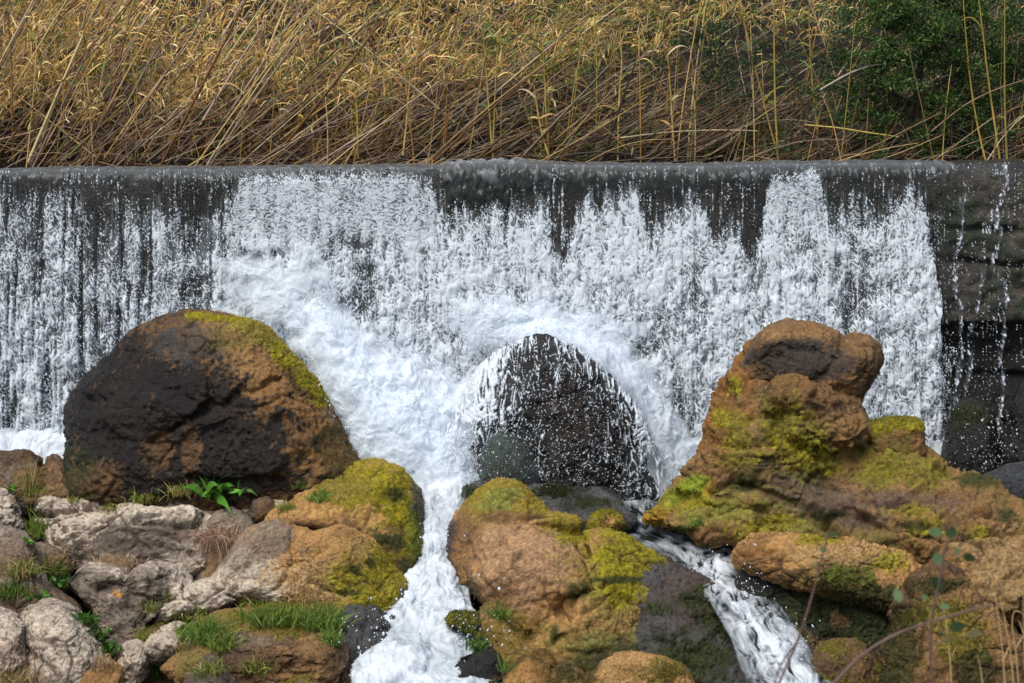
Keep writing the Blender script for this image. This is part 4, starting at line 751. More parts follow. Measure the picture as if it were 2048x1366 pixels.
def patch(rows, nu, nv, amp=.05, edge=(.12, .12), seed=0, dens=1.0, foam=1.0, dark=None, scale=1.0, flow=1.0, out=(0, -1, .35)):
    R = np.stack([np.stack([np.interp(np.linspace(0, 1, nv), np.linspace(0, 1, len(r)), np.array(r, float)[:, k]) for k in range(3)], -1) for r in rows])
    G = np.stack([[np.interp(np.linspace(0, len(rows) - 1, nu), np.arange(len(rows)), R[:, j, k]) for j in range(nv)] for k in range(3)], -1).transpose(1, 0, 2)
    for _ in range(int(nu / len(rows) * .8)): G[1:-1] = .25 * G[:-2] + .5 * G[1:-1] + .25 * G[2:]
    V = at(G[..., 0], G[..., 1], G[..., 2]).reshape(-1, 3)
    F = grid_faces(nu, nv)
    N = vnormals(V, F); N *= np.sign((N @ np.array(out)))[:, None]
    U, W = np.meshgrid(np.linspace(0, 1, nu), np.linspace(0, 1, nv), indexing='ij'); U, W = U.ravel(), W.ravel()
    eu = np.minimum(U, 1 - U) / max(edge[0], 1e-4) if edge[0] else np.full(U.shape, 9.); ew = np.minimum(W, 1 - W) / max(edge[1], 1e-4) if edge[1] else np.full(U.shape, 9.)
    e = np.clip(np.minimum(eu, ew), 0, 1)
    P3 = V / scale
    P3 = P3 + .06 * np.stack([perlin(P3 * 6, seed + k) for k in (1, 2, 3)], 1)
    bil = .42 + .55 * perlin(P3 * 3.6, seed + 4) + .36 * perlin(P3 * 8.5, seed + 5) + .17 * perlin(P3 * 19, seed + 6) + .07 * perlin(P3 * 42, seed + 7) + .03 * perlin(P3 * 88, seed + 8)
    V = V + N * (amp * (bil * 1.6 - .25) * (.25 + .75 * e))[:, None]
    ln = lace(P3[:, 0] / .06, P3[:, 2] / (.06 * flow), seed + 9)
    al = e * 1.9 - .50 * (1 - e) + (.35 + 1.9 * (1 - e)) * (bil - .42) + .55 * (.30 - ln) * (1 - e); al = np.clip(al, 0, 1) * dens
    fm = np.clip(foam - .03 + .16 * (bil - .42) + .14 * perlin(P3 * 14, seed + 20) - .12 * (1 - e), 0, 1) if np.isscalar(foam) else np.clip(foam(U, W, V, bil, ln), 0, 1)
    c = lerp(THIN if np.isscalar(foam) else (DARKW if dark is None else dark), WHITE, fm[:, None])
    r = lerp(.10, .65, fm)
    F = F[(al > .02)[F].any(1)]
    V, F, c, r, al = compact(V, F, c, r, al); return V, F, c, r, al
def veil():
    V, F = blob([(890,900),(918,812),(968,732),(1022,696),(1080,678),(1138,694),(1192,730),(1244,784),(1282,838),(1310,900),(1334,980),(1338,1030),(1240,1060),(1000,1050),(905,970)], -.86, .46, .5, .1, 190, 2.4)
    N = vnormals(V, F); px, py = proj(V); V = V + N * .015
    arc = segdist(px, py, [(925,860),(945,795),(985,722),(1030,686),(1080,672),(1130,690),(1182,726),(1235,780),(1270,836),(1296,900),(1322,1000)])
    D = .42 * np.exp(-arc / 20) + .36 + .42 * np.exp(-((px - 975) / 50) ** 2 - ((py - 770) / 110) ** 2) - .16 * np.exp(-((px - 1150) / 80) ** 2 - ((py - 880) / 120) ** 2) + .15 * np.exp(-((px - 960) / 50) ** 2 - ((py - 850) / 60) ** 2)
    D = D + .22 * perlin2(px / 28, py / 50, 5) + .15 * perlin2(px / 9, py / 120, 9)
    ln = lace((px - .25 * (px - 1080) * (py - 660) / 350) / 8, py / 34, 80, .5)
    q = .004 + .55 * np.clip(D, 0, 1) ** 2.3; t = np.clip((q - ln) / q, 0, 1)
    V = V + N * (.02 * np.sqrt(t) + .008 * perlin(V * 40, 3))[:, None]
    al = np.clip(ss(0, .35, t) * .95 + .05 * ss(.2, .7, D), 0, 1); keep = (al > .02) & (N[:, 1] < .4); F = F[keep[F].any(1)]
    c = lerp(THIN * 1.3, WHITE, ss(.0, .4, t)[:, None])
    V, F, c, al = compact(V, F, c, al); return V, F, c, .3, al
FLOW = dict(edge=(.05, .10))
MAIN = [[(575,600,-.30),(640,590,-.34),(730,640,-.34),(860,720,-.34),(960,770,-.4)], [(560,650,-.50),(640,645,-.55),(740,705,-.6),(860,780,-.6),(950,830,-.6)],
         [(600,740,-.72),(680,740,-.78),(780,790,-.8),(880,850,-.8),(965,890,-.8)], [(660,850,-.92),(740,840,-.98),(820,860,-1.),(900,900,-1.),(985,950,-1.)], [(690,930,-1.05),(760,930,-1.12),(830,940,-1.15),(910,960,-1.15),(990,1000,-1.12)], [(735,1000,-1.32),(790,1000,-1.36),(845,1005,-1.38),(905,1015,-1.38),(965,1045,-1.32)]]
ARC = [[(1000,730,-.60),(985,660,-.34)], [(1080,690,-.76),(1085,636,-.34)], [(1180,735,-.80),(1215,672,-.32)], [(1240,800,-.82),(1310,745,-.34)], [(1280,880,-.88),(1372,850,-.36)], [(1308,950,-.95),(1405,930,-.40)], [(1325,1010,-1.05),(1410,990,-.5)]]
def sh(rows, dx, dy, dY): return [[(a + dx, b + dy, c + dY) for a, b, c in r] for r in rows]
parts = [fall_sheet(), veil(),
  patch(sh(MAIN, -6, -24, -.07), 260, 260, .10, (.45, .40), 301, .75, 1.0), patch(sh(MAIN, 14, 20, -.12), 260, 260, .10, (.5, .45), 321, .65, 1.0), patch(sh(ARC, 12, -8, -.06), 300, 90, .07, (.12, .5), 341, .7, 1.0),
  patch([[(880,600,-.36),(1080,570,-.36),(1300,640,-.36)], [(880,660,-.42),(1080,640,-.42),(1310,720,-.42)], [(900,740,-.46),(1080,700,-.44),(1330,800,-.44)]], 120, 300, .05, (.5, .3), 361, .75, 1.0),
  patch(MAIN, 380, 340, .070, (.36, .22), 101, 1.0, 1.0),
  patch([[(400,450,-.32),(500,470,-.36),(620,480,-.36),(720,560,-.36)], [(420,560,-.36),(500,570,-.46),(590,600,-.48),(650,660,-.5)], [(400,640,-.4),(480,660,-.5),(580,690,-.55),(640,740,-.6)]], 170, 220, .05, (.5, .5), 131, .8, 1.0),
  patch(ARC, 380, 110, .05, (.22, .46), 151, 1.0, 1.0),
  patch([[(-120,830,-.36),(60,850,-.36),(180,850,-.36)], [(-120,880,-.5),(60,890,-.55),(180,880,-.5)], [(-120,960,-.75),(60,960,-.8),(200,1000,-.8)]], 90, 220, .06, (.4, .1), 171, .95, 1.0),
  patch([[(1180,860,-.4),(1330,860,-.4),(1450,860,-.4)], [(1200,960,-.75),(1330,960,-.75),(1450,960,-.7)], [(1220,1030,-1.05),(1330,1020,-1.05),(1400,1040,-1.05)]], 90, 140, .05, (.3, .2), 181, .9, 1.0),
  patch([[(880,760,-.5),(960,740,-.6)], [(880,850,-.8),(950,840,-.9)], [(900,940,-1.0),(965,930,-1.05)]], 90, 60, .04, (.3, .3), 191, .9, 1.0),
  patch([[(1720,830,-.40),(1800,850,-.40),(1900,860,-.38)], [(1720,900,-.6),(1800,910,-.62),(1910,930,-.6)], [(1720,980,-.9),(1820,990,-.9),(1920,1000,-.9)]], 80, 120, .04, (.5, .2), 195, .8, 1.0)]
def crest_water():
    xs = np.arange(-6, 3.75, .009); sv = np.arange(-.50, .52, .010); X, S = np.meshgrid(xs, sv, indexing='ij'); Yw, Z = wall_profile(X, S)
    V = np.stack([X, Yw, Z], -1).reshape(-1, 3); px, py = proj(V); s = S.ravel(); x = V[:, 0]
    N = np.stack([0 * s, -np.sin(np.clip(s, 0, .2) / R_CR), np.cos(np.clip(s, 0, .2) / R_CR)], 1)
    r = 1.0 * perlin2(x / .05 + .7 * perlin2(x / .11, s / .12, 5), s / .16, 3) + .5 * perlin2(x / .021 + perlin2(x/.05, s/.05, 8), s / .05, 4) + .5 * perlin2(x / .16, s / .10, 6)
    bulge = ss(870, 905, px) * ss(1130, 1000, px); th = .012 + .007 * r + bulge * (.014 + .012 * r)
    end = np.interp(px, [0, 460, 480, 870, 900, 1010, 1100, 1500, 1900, 2048], [.16, .20, .1, .1, .42, .40, .30, .26, .16, .1])
    fl = ss(.3, .9, r + .3 * bulge) * .42
    en = end + .10 * perlin2(px / 14, px * 0, 2) + .05 * perlin2(px / 5, px * 0, 4); th = th * ss(0, .10, en - s) + .002
    V = V + N * th[:, None]
    keep = s < en
    c = lerp(lerp(np.array((.20, .215, .22)), np.array((.045, .052, .050)), ss(.0, .16, s)[:, None]), WHITE * .85, (fl * ss(.32, .0, s))[:, None]); F = grid_faces(len(xs), len(sv)); F = F[keep[F].all(1)]  # paler along the crest top: sky reflection painted into the water colour
    V, F, c, s = compact(V, F, c, s); return V, F, c, .18, np.full(len(V), .8)
parts.append(crest_water())
water_obj("waterfall", parts)
chute = [patch([[(700,905,-1.0),(770,905,-1.06),(840,915,-1.08),(910,930,-1.08),(985,965,-1.06)],
         [(740,960,-1.22),(800,962,-1.28),(850,965,-1.28),(910,968,-1.28),(970,990,-1.22)],
         [(795,1030,-1.50),(840,1020,-1.55),(870,1020,-1.55),(905,1030,-1.55),(945,1050,-1.5)],
         [(820,1100,-1.85),(850,1095,-1.9),(875,1090,-1.92),(900,1095,-1.9),(935,1110,-1.85)],
         [(805,1170,-2.22),(845,1160,-2.26),(870,1155,-2.26),(900,1165,-2.26),(940,1195,-2.22)],
         [(745,1225,-2.55),(800,1215,-2.55),(860,1215,-2.55),(920,1225,-2.55),(960,1245,-2.55)],
         [(715,1285,-2.88),(780,1275,-2.9),(850,1275,-2.9),(920,1285,-2.9),(985,1305,-2.88)],
         [(695,1366,-3.38),(770,1366,-3.4),(850,1366,-3.4),(930,1366,-3.4),(1000,1366,-3.38)],
         [(680,1470,-3.95),(770,1470,-3.95),(850,1470,-3.95),(930,1470,-3.95),(1010,1470,-3.95)]], 480, 230, .048, (.02, .05), 201, 1.0,
         lambda U, W, V, b, l: .90 + .55 * (b - .40) + .38 * np.minimum(0, perlin2(W * 11 + 1.2 * perlin2(W * 4, U * 9, 3), U * 16, 5) + .5 * perlin2(W * 26, U * 40, 6)) * 2.0 + .25 * (.25 - l), np.array((.16, .23, .28)))]
water_obj("stream", chute)
def sidefoam(U, W, V, b, l):
    base = np.interp(U, [0, .08, .2, .30, .42, .50, .58, .66, .80, 1], [.75, .20, .14, .22, .38, .95, .82, .66, .84, .9])
    st = perlin2(W * 9 + .6 * perlin2(W * 5, U * 20, 3), U * 14, 5) + .6 * perlin2(W * 20, U * 26, 6)
    side = 1 - 2.2 * np.abs(W - .5 - .14 * perlin2(U * 9, U * 0, 9)) ** 1.4
    return (base + .5 * st + .8 * (b - .42) + 1.1 * (.20 - l) * ss(.3, .5, U)) * side
side = [patch([[(1225,1000,-1.12),(1270,1000,-1.15),(1325,1000,-1.12)], [(1235,1025,-1.32),(1275,1026,-1.34),(1320,1022,-1.32)], [(1225,1052,-1.55),(1290,1050,-1.56),(1360,1048,-1.52)], [(1240,1078,-1.72),(1340,1070,-1.76),(1500,1075,-1.72)], [(1310,1112,-1.95),(1400,1100,-1.98),(1500,1105,-1.93)],
          [(1345,1140,-2.18),(1415,1138,-2.2),(1495,1135,-2.15)], [(1380,1165,-2.32),(1450,1162,-2.34),(1520,1160,-2.30)], [(1420,1210,-2.62),(1490,1205,-2.66),(1560,1205,-2.6)], [(1455,1270,-2.92),(1530,1265,-2.98),(1600,1265,-2.92)], [(1490,1366,-3.40),(1580,1366,-3.46),(1670,1366,-3.4)], [(1520,1480,-3.95),(1630,1480,-3.98),(1730,1480,-3.95)]],
        430, 170, .038, (.015, .06), 221, 1.0, sidefoam)]
water_obj("stream", side)
# ---- flying drops
ICO_V = np.array([(0,0,1),(.894,0,.447),(.276,.851,.447),(-.724,.526,.447),(-.724,-.526,.447),(.276,-.851,.447),(.724,.526,-.447),(-.276,.851,-.447),(-.894,0,-.447),(-.276,-.851,-.447),(.724,-.526,-.447),(0,0,-1)])
ICO_F = np.array([(0,1,2),(0,2,3),(0,3,4),(0,4,5),(0,5,1),(1,6,2),(2,7,3),(3,8,4),(4,9,5),(5,10,1),(6,7,2),(7,8,3),(8,9,4),(9,10,5),(10,6,1),(11,7,6),(11,8,7),(11,9,8),(11,10,9),(11,6,10)])
def drops():
    P, S, St = [], [], []
    def add(px, py, Y, s, st): P.append(at(px, py, Y)); S.append(s); St.append(st)
    n = 40000; px = RS.uniform(-60, 1900, n); py = RS.uniform(345, 900, n); D = density(px, py)
    k = RS.rand(n) < np.clip(D + .05, 0, .6) * ss(.18, .35, D); px, py = px[k], py[k]; n = len(px)
    add(px, py, -.14 - .11 * (py - 340) / 235 - RS.rand(n) ** 2 * .16, RS.gamma(3, .0007, n) + .0013, RS.uniform(1, 2.4, n))
    for cx, cy, sx, sy, Y, m, sm in [(1120,870,110,120,-1.28,800,.0022),(1010,930,70,60,-1.6,500,.0019),(980,880,60,60,-1.3,500,.003),(1230,930,60,70,-1.35,400,.0024),(800,820,120,80,-1.15,1500,.004),(660,670,40,40,-.7,500,.004),(745,880,26,50,-1.1,250,.0035),(1340,880,34,90,-.95,500,.004),(1090,650,120,30,-.7,700,.004),(930,980,20,30,-1.3,200,.003),(870,1080,14,40,-1.95,260,.004),(840,1215,36,18,-2.55,240,.004),(775,1310,20,40,-3.0,120,.0035),(925,1300,14,40,-3.1,90,.0035),(860,1310,90,60,-3.15,500,.0045),(1500,1230,18,50,-2.75,260,.0035),(1575,1320,26,40,-3.2,300,.004),(1420,1130,24,14,-2.2,90,.0035),(80,900,70,40,-.9,400,.0035),(1985,900,40,40,-1.0,300,.003),(1920,800,40,100,-.6,250,.003),(1830,880,40,50,-.8,300,.0035),(530,600,80,60,-.6,600,.004)]:
        add(cx + sx * RS.randn(m), cy + sy * RS.randn(m), Y - .12 * RS.rand(m), RS.gamma(2.0, sm * .6 / 2.0, m) + .0010, RS.uniform(.9, 1.9, m))
    P, S, St = np.concatenate(P), np.concatenate(S), np.concatenate(St); n = len(P)
    V = ICO_V[None] * S[:, None, None]; V = V * np.stack([np.ones(n), np.ones(n), St], 1)[:, None, :]
    V[..., 0] += V[..., 2] * RS.normal(0, .35, n)[:, None]
    V = V + P[:, None, :]
    F = (ICO_F[None] + 12 * np.arange(n)[:, None, None]).reshape(-1, 3)
    V = V.reshape(-1, 3)
    tag(mesh_obj("spray", V, F, M_WATER, np.tile(WHITE, (len(V), 1)), np.full(len(V), .3), alpha=np.full(len(V), .9)), "white drops of spray flying around the falls and the dark boulder", "spray", kind='stuff')
drops()
def thin(px, y):
    """share of stems kept: the right end of the bank belongs to the shrubs"""
    return 1 - .90 * ss(1620, 1740, px) * ss(1.9, 1.4, y) - .45 * ss(1640, 1760, px) * ss(1.4, 1.9, y)
def canes(n, ylo, yhi, flat, front=0):
    x = rotn(n, -7.5, 6.6); y = ylo + (yhi - ylo) * RS.rand(n) ** 1.2; z = bank_z(x, y)
    px, py = proj(np.stack([x, y, z], -1)); k = RS.rand(n) < thin(px, y); x, y, z, px = x[k], y[k], z[k], px[k]; n = len(x)
    al = np.interp(px, [-300, 0, 300, 600, 900, 1300, 1700, 2200], [68, 62, 52, 42, 35, 28, 27, 32]) + RS.normal(0, 9, n) - flat
    wild = RS.rand(n) < (.10 if front else .18); al = np.where(wild, RS.uniform(-10, 165, n), al); al = np.radians(al)
    L = rotn(n, .9, 2.5) * (.72 if flat > 5 else 1) * (1 - .3 * ss(500, 900, px))
    d = unit(np.stack([np.cos(al), RS.normal(.12, .18, n), np.sin(al)], -1))
    t = np.linspace(0, 1, 7)[None, :, None]; bend = RS.normal(.03 if front else .10, .05 if front else .10, n)
    if front: L = rotn(n, 1.2, 2.6) * (1 - .35 * ss(700, 1300, px))
    P = np.stack([x, y, z + rotn(n, -.1, .20)], -1)[:, None] + d[:, None] * L[:, None, None] * t + np.array([0, 0, -1.]) * (bend * L)[:, None, None] * t ** 2
    R = (.004 + .0125 * RS.rand(n) ** 1.4)[:, None] * (1 - .6 * np.linspace(0, 1, 7))[None]
    V, F, k = tubes(P, R, 4)
    c = pick([STRAW, MAUVE, OCH, BRN, OLV, PALEG], n, [.26, .30, .08, .14, .08, .14])
    if front: c = pick([MAUVE, PALEG, STRAW, BRN, (.36,.27,.21), DBRN], n, [.30, .12, .14, .18, .14, .12])
    c = c * (1 - .55 * ss(300, 1300, px)[:, None]) * ((.46 - .20 * ss(600, 1200, px)[:, None]) if flat > 5 else .85)  # low flat canes darkened: shade beneath the overhanging reeds put into the colour
    return (V, F, np.repeat(c, k, 0)), P
def leaf_mass(n, P):
    """blades along the canes (n per cane) and rising from the ground between them"""
    k = RS.randint(0, len(P), n); u = RS.uniform(1.6, 5.99, n); i = u.astype(int)
    B1 = P[k, i] + (P[k, np.minimum(i + 1, 6)] - P[k, i]) * (u - i)[:, None] + RS.normal(0, .03, (n, 3))
    m = int(n * .8); x = rotn(m, -7.5, 6.8); y = 1.0 + 5.4 * RS.rand(m) ** 1.1; hm = .18 + 1.25 * ss(.9, 2.8, y)
    B2 = np.stack([x, y, bank_z(x, y) + hm * RS.rand(m) ** .7], -1); B = np.concatenate([B1, B2]); n = len(B); px, py = proj(B)
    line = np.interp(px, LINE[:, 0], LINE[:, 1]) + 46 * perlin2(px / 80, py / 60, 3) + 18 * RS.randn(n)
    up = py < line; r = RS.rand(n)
    keep = ((up & (r < .97 - .55 * ss(1600, 1760, px))) | (~up & (r < .13 + .10 * ss(900, 300, px) + .06 * ss(1000, 1200, px)))) & (r < thin(px, B[:, 1]) + .1) & (RS.rand(n) < .25 + .75 * ss(-.22, .12, fbm2(B[:, 0] * 1.6, B[:, 2] * 2.2 + B[:, 1] * .6, 2, 81)))
    B, px, py, up = B[keep], px[keep], py[keep], up[keep]; n = len(B)
    az = rotn(n, 0, 2 * np.pi); el = RS.normal(.9, .5, n)
    D = np.stack([np.cos(az) * np.cos(el) + .2, np.sin(az) * np.cos(el) * .7 - .15, np.sin(el)], -1)
    V, F, k = blades(B, D, rotn(n, .08, .27), rotn(n, .006, .017), rotn(n, .1, 1.1), 5, RS.normal(0, .25, n))
    g = fbm2(px / 120, py / 70, 2, 44)
    green = (RS.rand(n) < .13 + .40 * ss(.1, .5, g) + .16 * ss(800, 1150, px) + .16 * ss(900, 1100, px) * ss(90, 160, py)); c = pick([STRAW, GOLD, PALEG, OCH, BRN], n, [.32, .34, .18, .12, .04], .25) * np.array((1.38, 1.42, 1.28)) * (1 + .15 * ss(1000, 500, px))[:, None]
    c = np.where(green[:, None], pick([(.27,.25,.05), (.14,.22,.04), (.19, .25, .055)], n), c)
    low = ~up; c = np.where((low & ~green)[:, None], pick([OCH, BRN, STRAW, PALEG], n, [.3, .40, .22, .08]) * .8, c)  # lower leaves get darker tones that paint in the shade of the overhang
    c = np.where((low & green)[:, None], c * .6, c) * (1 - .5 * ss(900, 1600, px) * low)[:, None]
    return V, F, np.repeat(c, k, 0)
def twigs(n):
    x = rotn(n, -6, 6.6); y = rotn(n, .75, 1.9); z = bank_z(x, y) + rotn(n, -.05, .30)
    al = np.radians(np.where(RS.rand(n) < .6, RS.normal(22, 16, n), RS.uniform(-30, 210, n))); L = rotn(n, .3, 1.2)
    d = unit(np.stack([np.cos(al), RS.normal(0, .25, n), np.sin(al)], -1)); s = RS.normal(0, .12, n)
    t = np.linspace(0, 1, 6)[None, :, None]
    P = np.stack([x, y, z], -1)[:, None] + d[:, None] * L[:, None, None] * t + np.array([0, 0, 1.]) * (s * L)[:, None, None] * (t - t ** 2) * 3
    V, F, k = tubes(P, rotn(n, .0022, .006)[:, None] * np.linspace(1, .5, 6)[None], 4)
    return V, F, np.repeat(pick([MAUVE, BRN, STRAW, DBRN, PALEG], n, [.34, .28, .18, .12, .08]) * .85, k, 0)
def reed_bed():
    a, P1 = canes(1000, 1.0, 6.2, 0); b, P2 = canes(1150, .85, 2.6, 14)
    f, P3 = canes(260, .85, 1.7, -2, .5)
    n = 230; x = rotn(n, -6.5, 5.6); y = rotn(n, .9, 2.4); u = np.linspace(0, 1, 7)[None, :, None]; L = rotn(n, .6, 1.7); an = RS.normal(.06, .10, n)
    P4 = np.stack([x, y, bank_z(x, y)], -1)[:, None] + (np.stack([np.sin(an), RS.normal(0, .06, n), np.cos(an)], -1) * L[:, None])[:, None] * u + (RS.normal(0, .06, n) * L)[:, None, None] * u ** 2 * np.array([1, 0, 0.])
    v = tubes(P4, (.0045 + .004 * RS.rand(n))[:, None] * np.linspace(1, .5, 7)[None], 5)
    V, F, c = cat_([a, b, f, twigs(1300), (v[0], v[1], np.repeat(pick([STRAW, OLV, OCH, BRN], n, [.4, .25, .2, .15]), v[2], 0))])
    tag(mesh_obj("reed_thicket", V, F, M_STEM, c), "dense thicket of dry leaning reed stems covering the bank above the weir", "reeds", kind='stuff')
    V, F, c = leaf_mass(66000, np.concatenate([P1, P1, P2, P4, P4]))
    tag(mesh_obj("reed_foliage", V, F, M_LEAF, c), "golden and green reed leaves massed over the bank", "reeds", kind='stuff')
reed_bed()
# ------------------------------------------------------------------ single reeds
def reed(label, pts, Y, rad, leafy, scol, lcols, group, n_leaf=14):
    base = at(pts[-1][0], pts[-1][1], Y); o = empty("reed", base); tag(o, label, "reed", group)
    P = np.array([at(a, b, Y) for a, b in pts[::-1]]); u = np.linspace(0, 1, len(P)); tt = np.linspace(0, 1, 12)
    P = np.stack([np.interp(tt, u, P[:, k]) for k in range(3)], -1); P[:, 1] += .05 * np.sin(tt * 3); P[1:-1] = .25 * P[:-2] + .5 * P[1:-1] + .25 * P[2:]
    V, F, k = tubes(P[None], rad * np.linspace(1, .55, 12)[None] * (1 + .18 * (np.arange(12) % 2))[None], 6)
    mesh_obj("stalk", V - base, F, M_STEM, np.repeat(pick([scol], 12, var=.1), 6, 0), parent=o)
    if leafy:
        q = RS.randint(3, 12, n_leaf); B = P[q]; az = np.where(RS.rand(n_leaf) < .5, 0, np.pi) + RS.normal(0, .5, n_leaf)
        D = np.stack([np.cos(az), np.sin(az) * .6, rotn(n_leaf, .5, 1.6)], -1)
        V, F, k = blades(B, D, rotn(n_leaf, .18, .42), rotn(n_leaf, .014, .028), rotn(n_leaf, .4, 1.3), 7)
        mesh_obj("leaves", V - base, F, M_LEAF, np.repeat(pick(lcols, n_leaf), k, 0), parent=o)
UPG = "upright reeds standing in the thicket"
YG, YS = (.30,.22,.045), (.42,.29,.09)
GL1, GL2 = [GRN, OLV, (.12,.2,.04)], [STRAW, GOLD, PALEG, OCH]
for lab, pts, Y, r, lf, sc, lc, nl in [
  ("slim yellow reed rising to the top frame edge, left of the crossing pair", [(1478,0),(1500,90),(1525,190),(1545,270),(1560,325)], 1.05, .009, True, YG, GL1, 6),
  ("straight yellow-green reed standing right of the slanting one before the dark gap", [(1548,0),(1550,120),(1552,220),(1556,325)], 1.0, .009, True, YG, GL1, 5),
  ("tall green-leaved reed near the middle of the bank with drooping pale leaves", [(965,60),(972,130),(976,200),(985,305)], 1.0, .010, True, YG, GL2 + GL1, 16),
  ("short reed with hanging straw leaves left of the middle, low beside the crest", [(820,150),(816,200),(812,250),(806,310)], 1.0, .009, True, YS, GL2, 14),
  ("bent reed with curling pale leaves directly above the crest bulge", [(1068,170),(1075,220),(1084,270),(1100,320)], .95, .010, True, YS, GL2, 12),
  ("green reed with broad blades just right of the middle", [(1085,90),(1090,160),(1092,230),(1098,318)], 1.1, .009, True, YG, GL1, 14),
  ("upright straw reed with a fan of leaves between the middle and the dark gap", [(1240,60),(1245,130),(1238,200),(1236,320)], 1.05, .009, True, YS, GL2 + GL1, 14),
  ("thin straw reed right of the fan leaved one, bare below", [(1335,110),(1342,180),(1345,240),(1350,322)], 1.0, .008, True, YS, GL2, 8),
  ("leaning yellow reed in front of the dark evergreen shrub, left of two", [(1927,0),(1935,90),(1945,180),(1960,270),(1972,325)], .95, .009, False, YG, GL1, 4),
  ("leaning yellow reed in front of the dark evergreen shrub, right of two", [(1958,0),(1970,80),(1978,150),(1990,240),(2000,322)], .95, .010, True, YG, GL1, 4),
  ("straight olive reed by the right frame edge", [(2010,0),(2012,120),(2012,220),(2014,322)], .95, .010, True, (.20,.17,.04), GL1, 5),
  ("upright reed with green top leaves beside the evergreen shrub's left edge", [(1618,20),(1622,110),(1628,190),(1635,260)], 1.2, .008, True, YG, GL1, 12),
  ("green topped reed above the white curtain of water", [(708,120),(712,190),(714,260),(716,318)], 1.05, .009, True, YG, GL1 + GL2, 14),
  ("dark stem reed standing near the left frame edge", [(14,20),(20,110),(22,200),(26,320)], 1.0, .009, False, BRN, GL2, 4)]:
    reed(lab, pts, Y, r, lf, sc, lc, UPG, nl)
for lab, pts, Y, r, sc in [
  ("long pale cane slanting from the crest notch up to the top edge", [(555,0),(510,70),(460,150),(400,250)], 1.0, .011, (.36,.27,.20)),
  ("mauve-grey cane parallel to and left of the long pale cane", [(420,0),(390,60),(340,130),(300,190),(240,280)], 1.05, .011, MAUVE),
  ("dark cane arching from lower left up to the top edge near the left", [(262,0),(200,70),(120,160),(60,250)], 1.0, .010, BRN),
  ("pale horizontal cane lying low across the dark gap", [(1515,262),(1440,260),(1340,264),(1240,276)], .9, .008, (.36,.28,.17)),
  ("yellow cane lying nearly flat under the evergreen shrub", [(1800,274),(1740,266),(1680,256),(1610,250)], .9, .008, (.45,.33,.09)),
  ("grey curved branch hooking right from the left of the evergreen shrub", [(1768,128),(1740,132),(1700,146),(1640,180)], 1.0, .009, (.30,.27,.21)),
  ("long thin dark cane crossing the left tangle at a shallow slope", [(760,105),(640,165),(500,205),(330,270)], .95, .007, BRN),
  ("thin reddish cane curving over the low right tangle", [(2048,160),(1990,180),(1930,210),(1860,265)], .9, .007, (.24,.14,.08))]:
    reed(lab, pts, Y, r, False, sc, GL2, "long single canes in the thicket")
# ------------------------------------------------------------------ shrubs on the bank
def leaf_cloud(C, R, n, size, cols, flat=.8, sub=14):
    """Small folded leaves in sprays scattered through clumps at C with radii R."""
    Bs = []
    for c, r in zip(C, R):
        m = max(3, int(sub * (r / .2) ** 1.6)); q = RS.normal(0, 1, (m, 3)); q = unit(q) * (RS.rand(m, 1) ** .45) * r * np.array([1, .8, flat])
        k = max(4, int(n * (r / .2) ** 2 / m)); s = (c + q)[:, None] + RS.normal(0, .040, (m, k, 3)) * np.array([1.25, 1, .7])
        Bs.append(s.reshape(-1, 3))
    B = np.concatenate(Bs); n = len(B)
    D = RS.normal(0, 1, (n, 3)) + np.array([0, -.3, .5]); L = rotn(n, .6, 1.25) * size
    V, F, k = blades(B, D, L, L * rotn(n, .35, .55), rotn(n, .0, .5), 2)
    c = pick(cols, n, var=.25)
    return V, F, np.repeat(c, k, 0)
def shrub(name, label, cat, trunks, clumps, n, size, cols, tcol=(.05,.034,.022), sub=14, flat=.8):
    b = np.array(trunks[0][0][0]); o = empty(name, b); tag(o, label, cat)
    Ps = []
    for pts, r in trunks:
        P = np.array(pts); u = np.linspace(0, 1, len(P)); t = np.linspace(0, 1, 10); P = np.stack([np.interp(t, u, P[:, k]) for k in range(3)], -1)
        P[1:-1] = .25 * P[:-2] + .5 * P[1:-1] + .25 * P[2:]; V, F, k = tubes(P[None], (r * np.linspace(1, .4, 10))[None], 7); Ps.append((V - b, F, np.tile(np.array(tcol), (len(V), 1))))
    mesh_obj("trunk", *cat_(Ps)[:2], M_STEM, cat_(Ps)[2], parent=o)
    C = np.array([c[0] for c in clumps]); R = np.array([c[1] for c in clumps])
    V, F, c = leaf_cloud(C, R, n, size, cols, flat, sub)
    mesh_obj("crown", V - b, F, M_LEAF, c, parent=o)
def cl(px, py, Y, rpx): return (at(px, py, Y), rpx / ppm(Y))
EV = [(.030,.070,.014), (.045,.10,.020), (.022,.050,.012), (.075,.13,.025), (.035,.06,.02)]
Yt = 1.25
T0 = at(1832, 300, Yt)
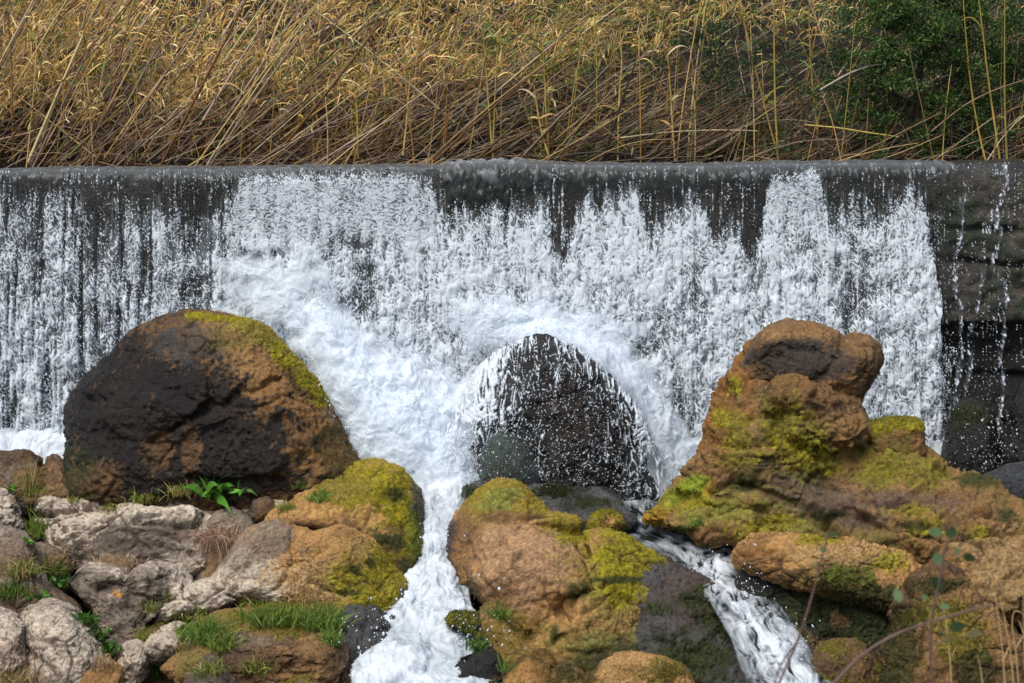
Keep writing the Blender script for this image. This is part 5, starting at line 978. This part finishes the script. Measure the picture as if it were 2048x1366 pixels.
shrub("evergreen_tree", "dense dark evergreen with a dark twisted trunk, at the right end of the bank", "tree",
  [([T0 + np.array((0, 0, -.15)), at(1833,230,Yt), at(1836,160,Yt), at(1846,110,Yt), at(1842,40,Yt), at(1850,-60,Yt)], .045), ([at(1836,160,Yt), at(1800,110,Yt-.1), at(1768,70,Yt-.15)], .025), ([at(1842,120,Yt), at(1880,80,Yt-.1), at(1930,40,Yt)], .025), ([at(1834,210,Yt), at(1790,190,Yt-.2), at(1745,175,Yt-.2)], .018), ([at(1834,190,Yt), at(1890,170,Yt-.1), at(1940,150,Yt)], .018)],
  [cl(*a) for a in [(1782,-10,Yt,60),(1850,-30,Yt,80),(1770,50,Yt-.1,52),(1830,45,Yt-.15,60),(1890,40,Yt-.1,62),(1950,0,Yt,60),(1940,70,Yt,50),(1765,110,Yt-.2,50),(1800,105,Yt-.25,44),(1860,115,Yt-.2,54),(1915,125,Yt-.1,50),(1735,140,Yt-.1,34),(1780,165,Yt-.2,46),(1890,175,Yt-.1,52),(1950,160,Yt,46),(1735,190,Yt-.1,36),(1790,215,Yt-.1,44),(1860,225,Yt,40),(1915,220,Yt,40),(1700,175,Yt,30),(1810,150,Yt-.35,40),(1870,60,Yt-.4,44),(1760,260,Yt-.1,30),(1830,265,Yt-.3,30),(1690,230,Yt-.1,26),(1960,230,Yt,36),(1890,280,Yt,28),(1730,60,Yt-.1,28),(1700,110,Yt-.1,34),(1720,20,Yt,40),(1760,300,Yt-.2,26),(1930,290,Yt-.1,30),(1860,300,Yt-.2,24),(1990,190,Yt,40),(2000,270,Yt,30),(1800,10,Yt-.3,50),(1660,170,Yt,24),(1990,110,Yt+.1,44),(1720,225,Yt,34)]],
  800, .040, EV + [(.10,.17,.035), (.07,.13,.03)], sub=11)
shrub("evergreen_shrub", "dark leafy shrub at the right frame edge beside the evergreen tree", "shrub",
  [([at(2030,320,1.5), at(2025,200,1.5), at(2020,80,1.5)], .02)], [cl(*a) for a in [(2025,60,1.5,44),(2060,110,1.5,50),(2010,110,1.45,34),(2040,170,1.5,44),(2000,165,1.5,30),(2070,200,1.5,40),(2030,40,1.6,36)]], 800, .038, EV)
shrub("feathery_bush", "small feathery green bush rooted on the crest before the dark gap", "shrub",
  [([at(1565,325,.95), at(1570,280,.95), at(1580,240,.95)], .010), ([at(1566,318,.95), at(1610,250,1.0), at(1650,205,1.0)], .009)], [cl(*a) for a in [(1560,265,.95,22),(1580,290,.95,26),(1600,310,.95,22),(1555,300,.95,20),(1590,245,.95,16),(1640,215,1.0,22),(1665,200,1.0,20),(1620,235,1.0,14)]], 520, .026, [(.045,.085,.03), (.06,.11,.04), (.035,.06,.025)])
shrub("leafy_sapling", "light green leafy sapling low in front of the evergreen tree's trunk", "shrub",
  [([at(1905,315,.95), at(1902,260,.95), at(1898,215,.95)], .008)], [cl(*a) for a in [(1898,205,.95,24),(1920,215,.95,20),(1880,225,.95,18),(1905,240,.95,20),(1850,185,1.0,14),(1890,262,.95,14)]], 420, .032, [(.07,.14,.03), (.10,.18,.035), (.05,.09,.02)])
shrub("leafy_sapling", "tiny dark green sapling just above the crest between feathery bush and evergreen tree", "shrub",
  [([at(1757,325,.8), at(1757,300,.8)], .005)], [cl(*a) for a in [(1757,285,.8,15),(1765,305,.8,14),(1750,310,.8,12)]], 420, .028, EV)
shrub("ivy_tangle", "dark green ivy tangle climbing the reeds above the dark gap", "ivy",
  [([at(1440,250,1.6), at(1440,150,1.7), at(1430,60,1.8)], .012)], [cl(*a) for a in [(1440,50,1.12,34),(1395,75,1.12,28),(1370,85,1.12,20),(1430,110,1.12,40),(1475,120,1.12,34),(1450,165,1.12,34),(1490,180,1.12,26),(1420,150,1.12,26),(1560,150,1.12,26),(1590,110,1.12,20),(1340,130,1.12,24),(1510,220,1.3,26),(1400,210,1.3,24),(1620,180,1.12,28),(1660,120,1.12,30),(1680,60,1.12,26),(1530,80,1.12,22)]], 420, .040, [(.028,.055,.016), (.045,.085,.028), (.02,.038,.012), (.06,.10,.04)])
shrub("creeper", "sparse creeper with small leaves trailing low over the middle of the tangle", "ivy",
  [([at(1250,318,.9), at(1260,270,.95), at(1300,240,1.0)], .006)], [cl(*a) for a in [(1240,235,1.0,16),(1215,300,.9,18),(1260,305,.9,14),(1180,315,.9,18),(1440,235,1.1,22),(1070,240,1.1,16)]], 160, .034, [(.045,.09,.03), (.06,.12,.035)])
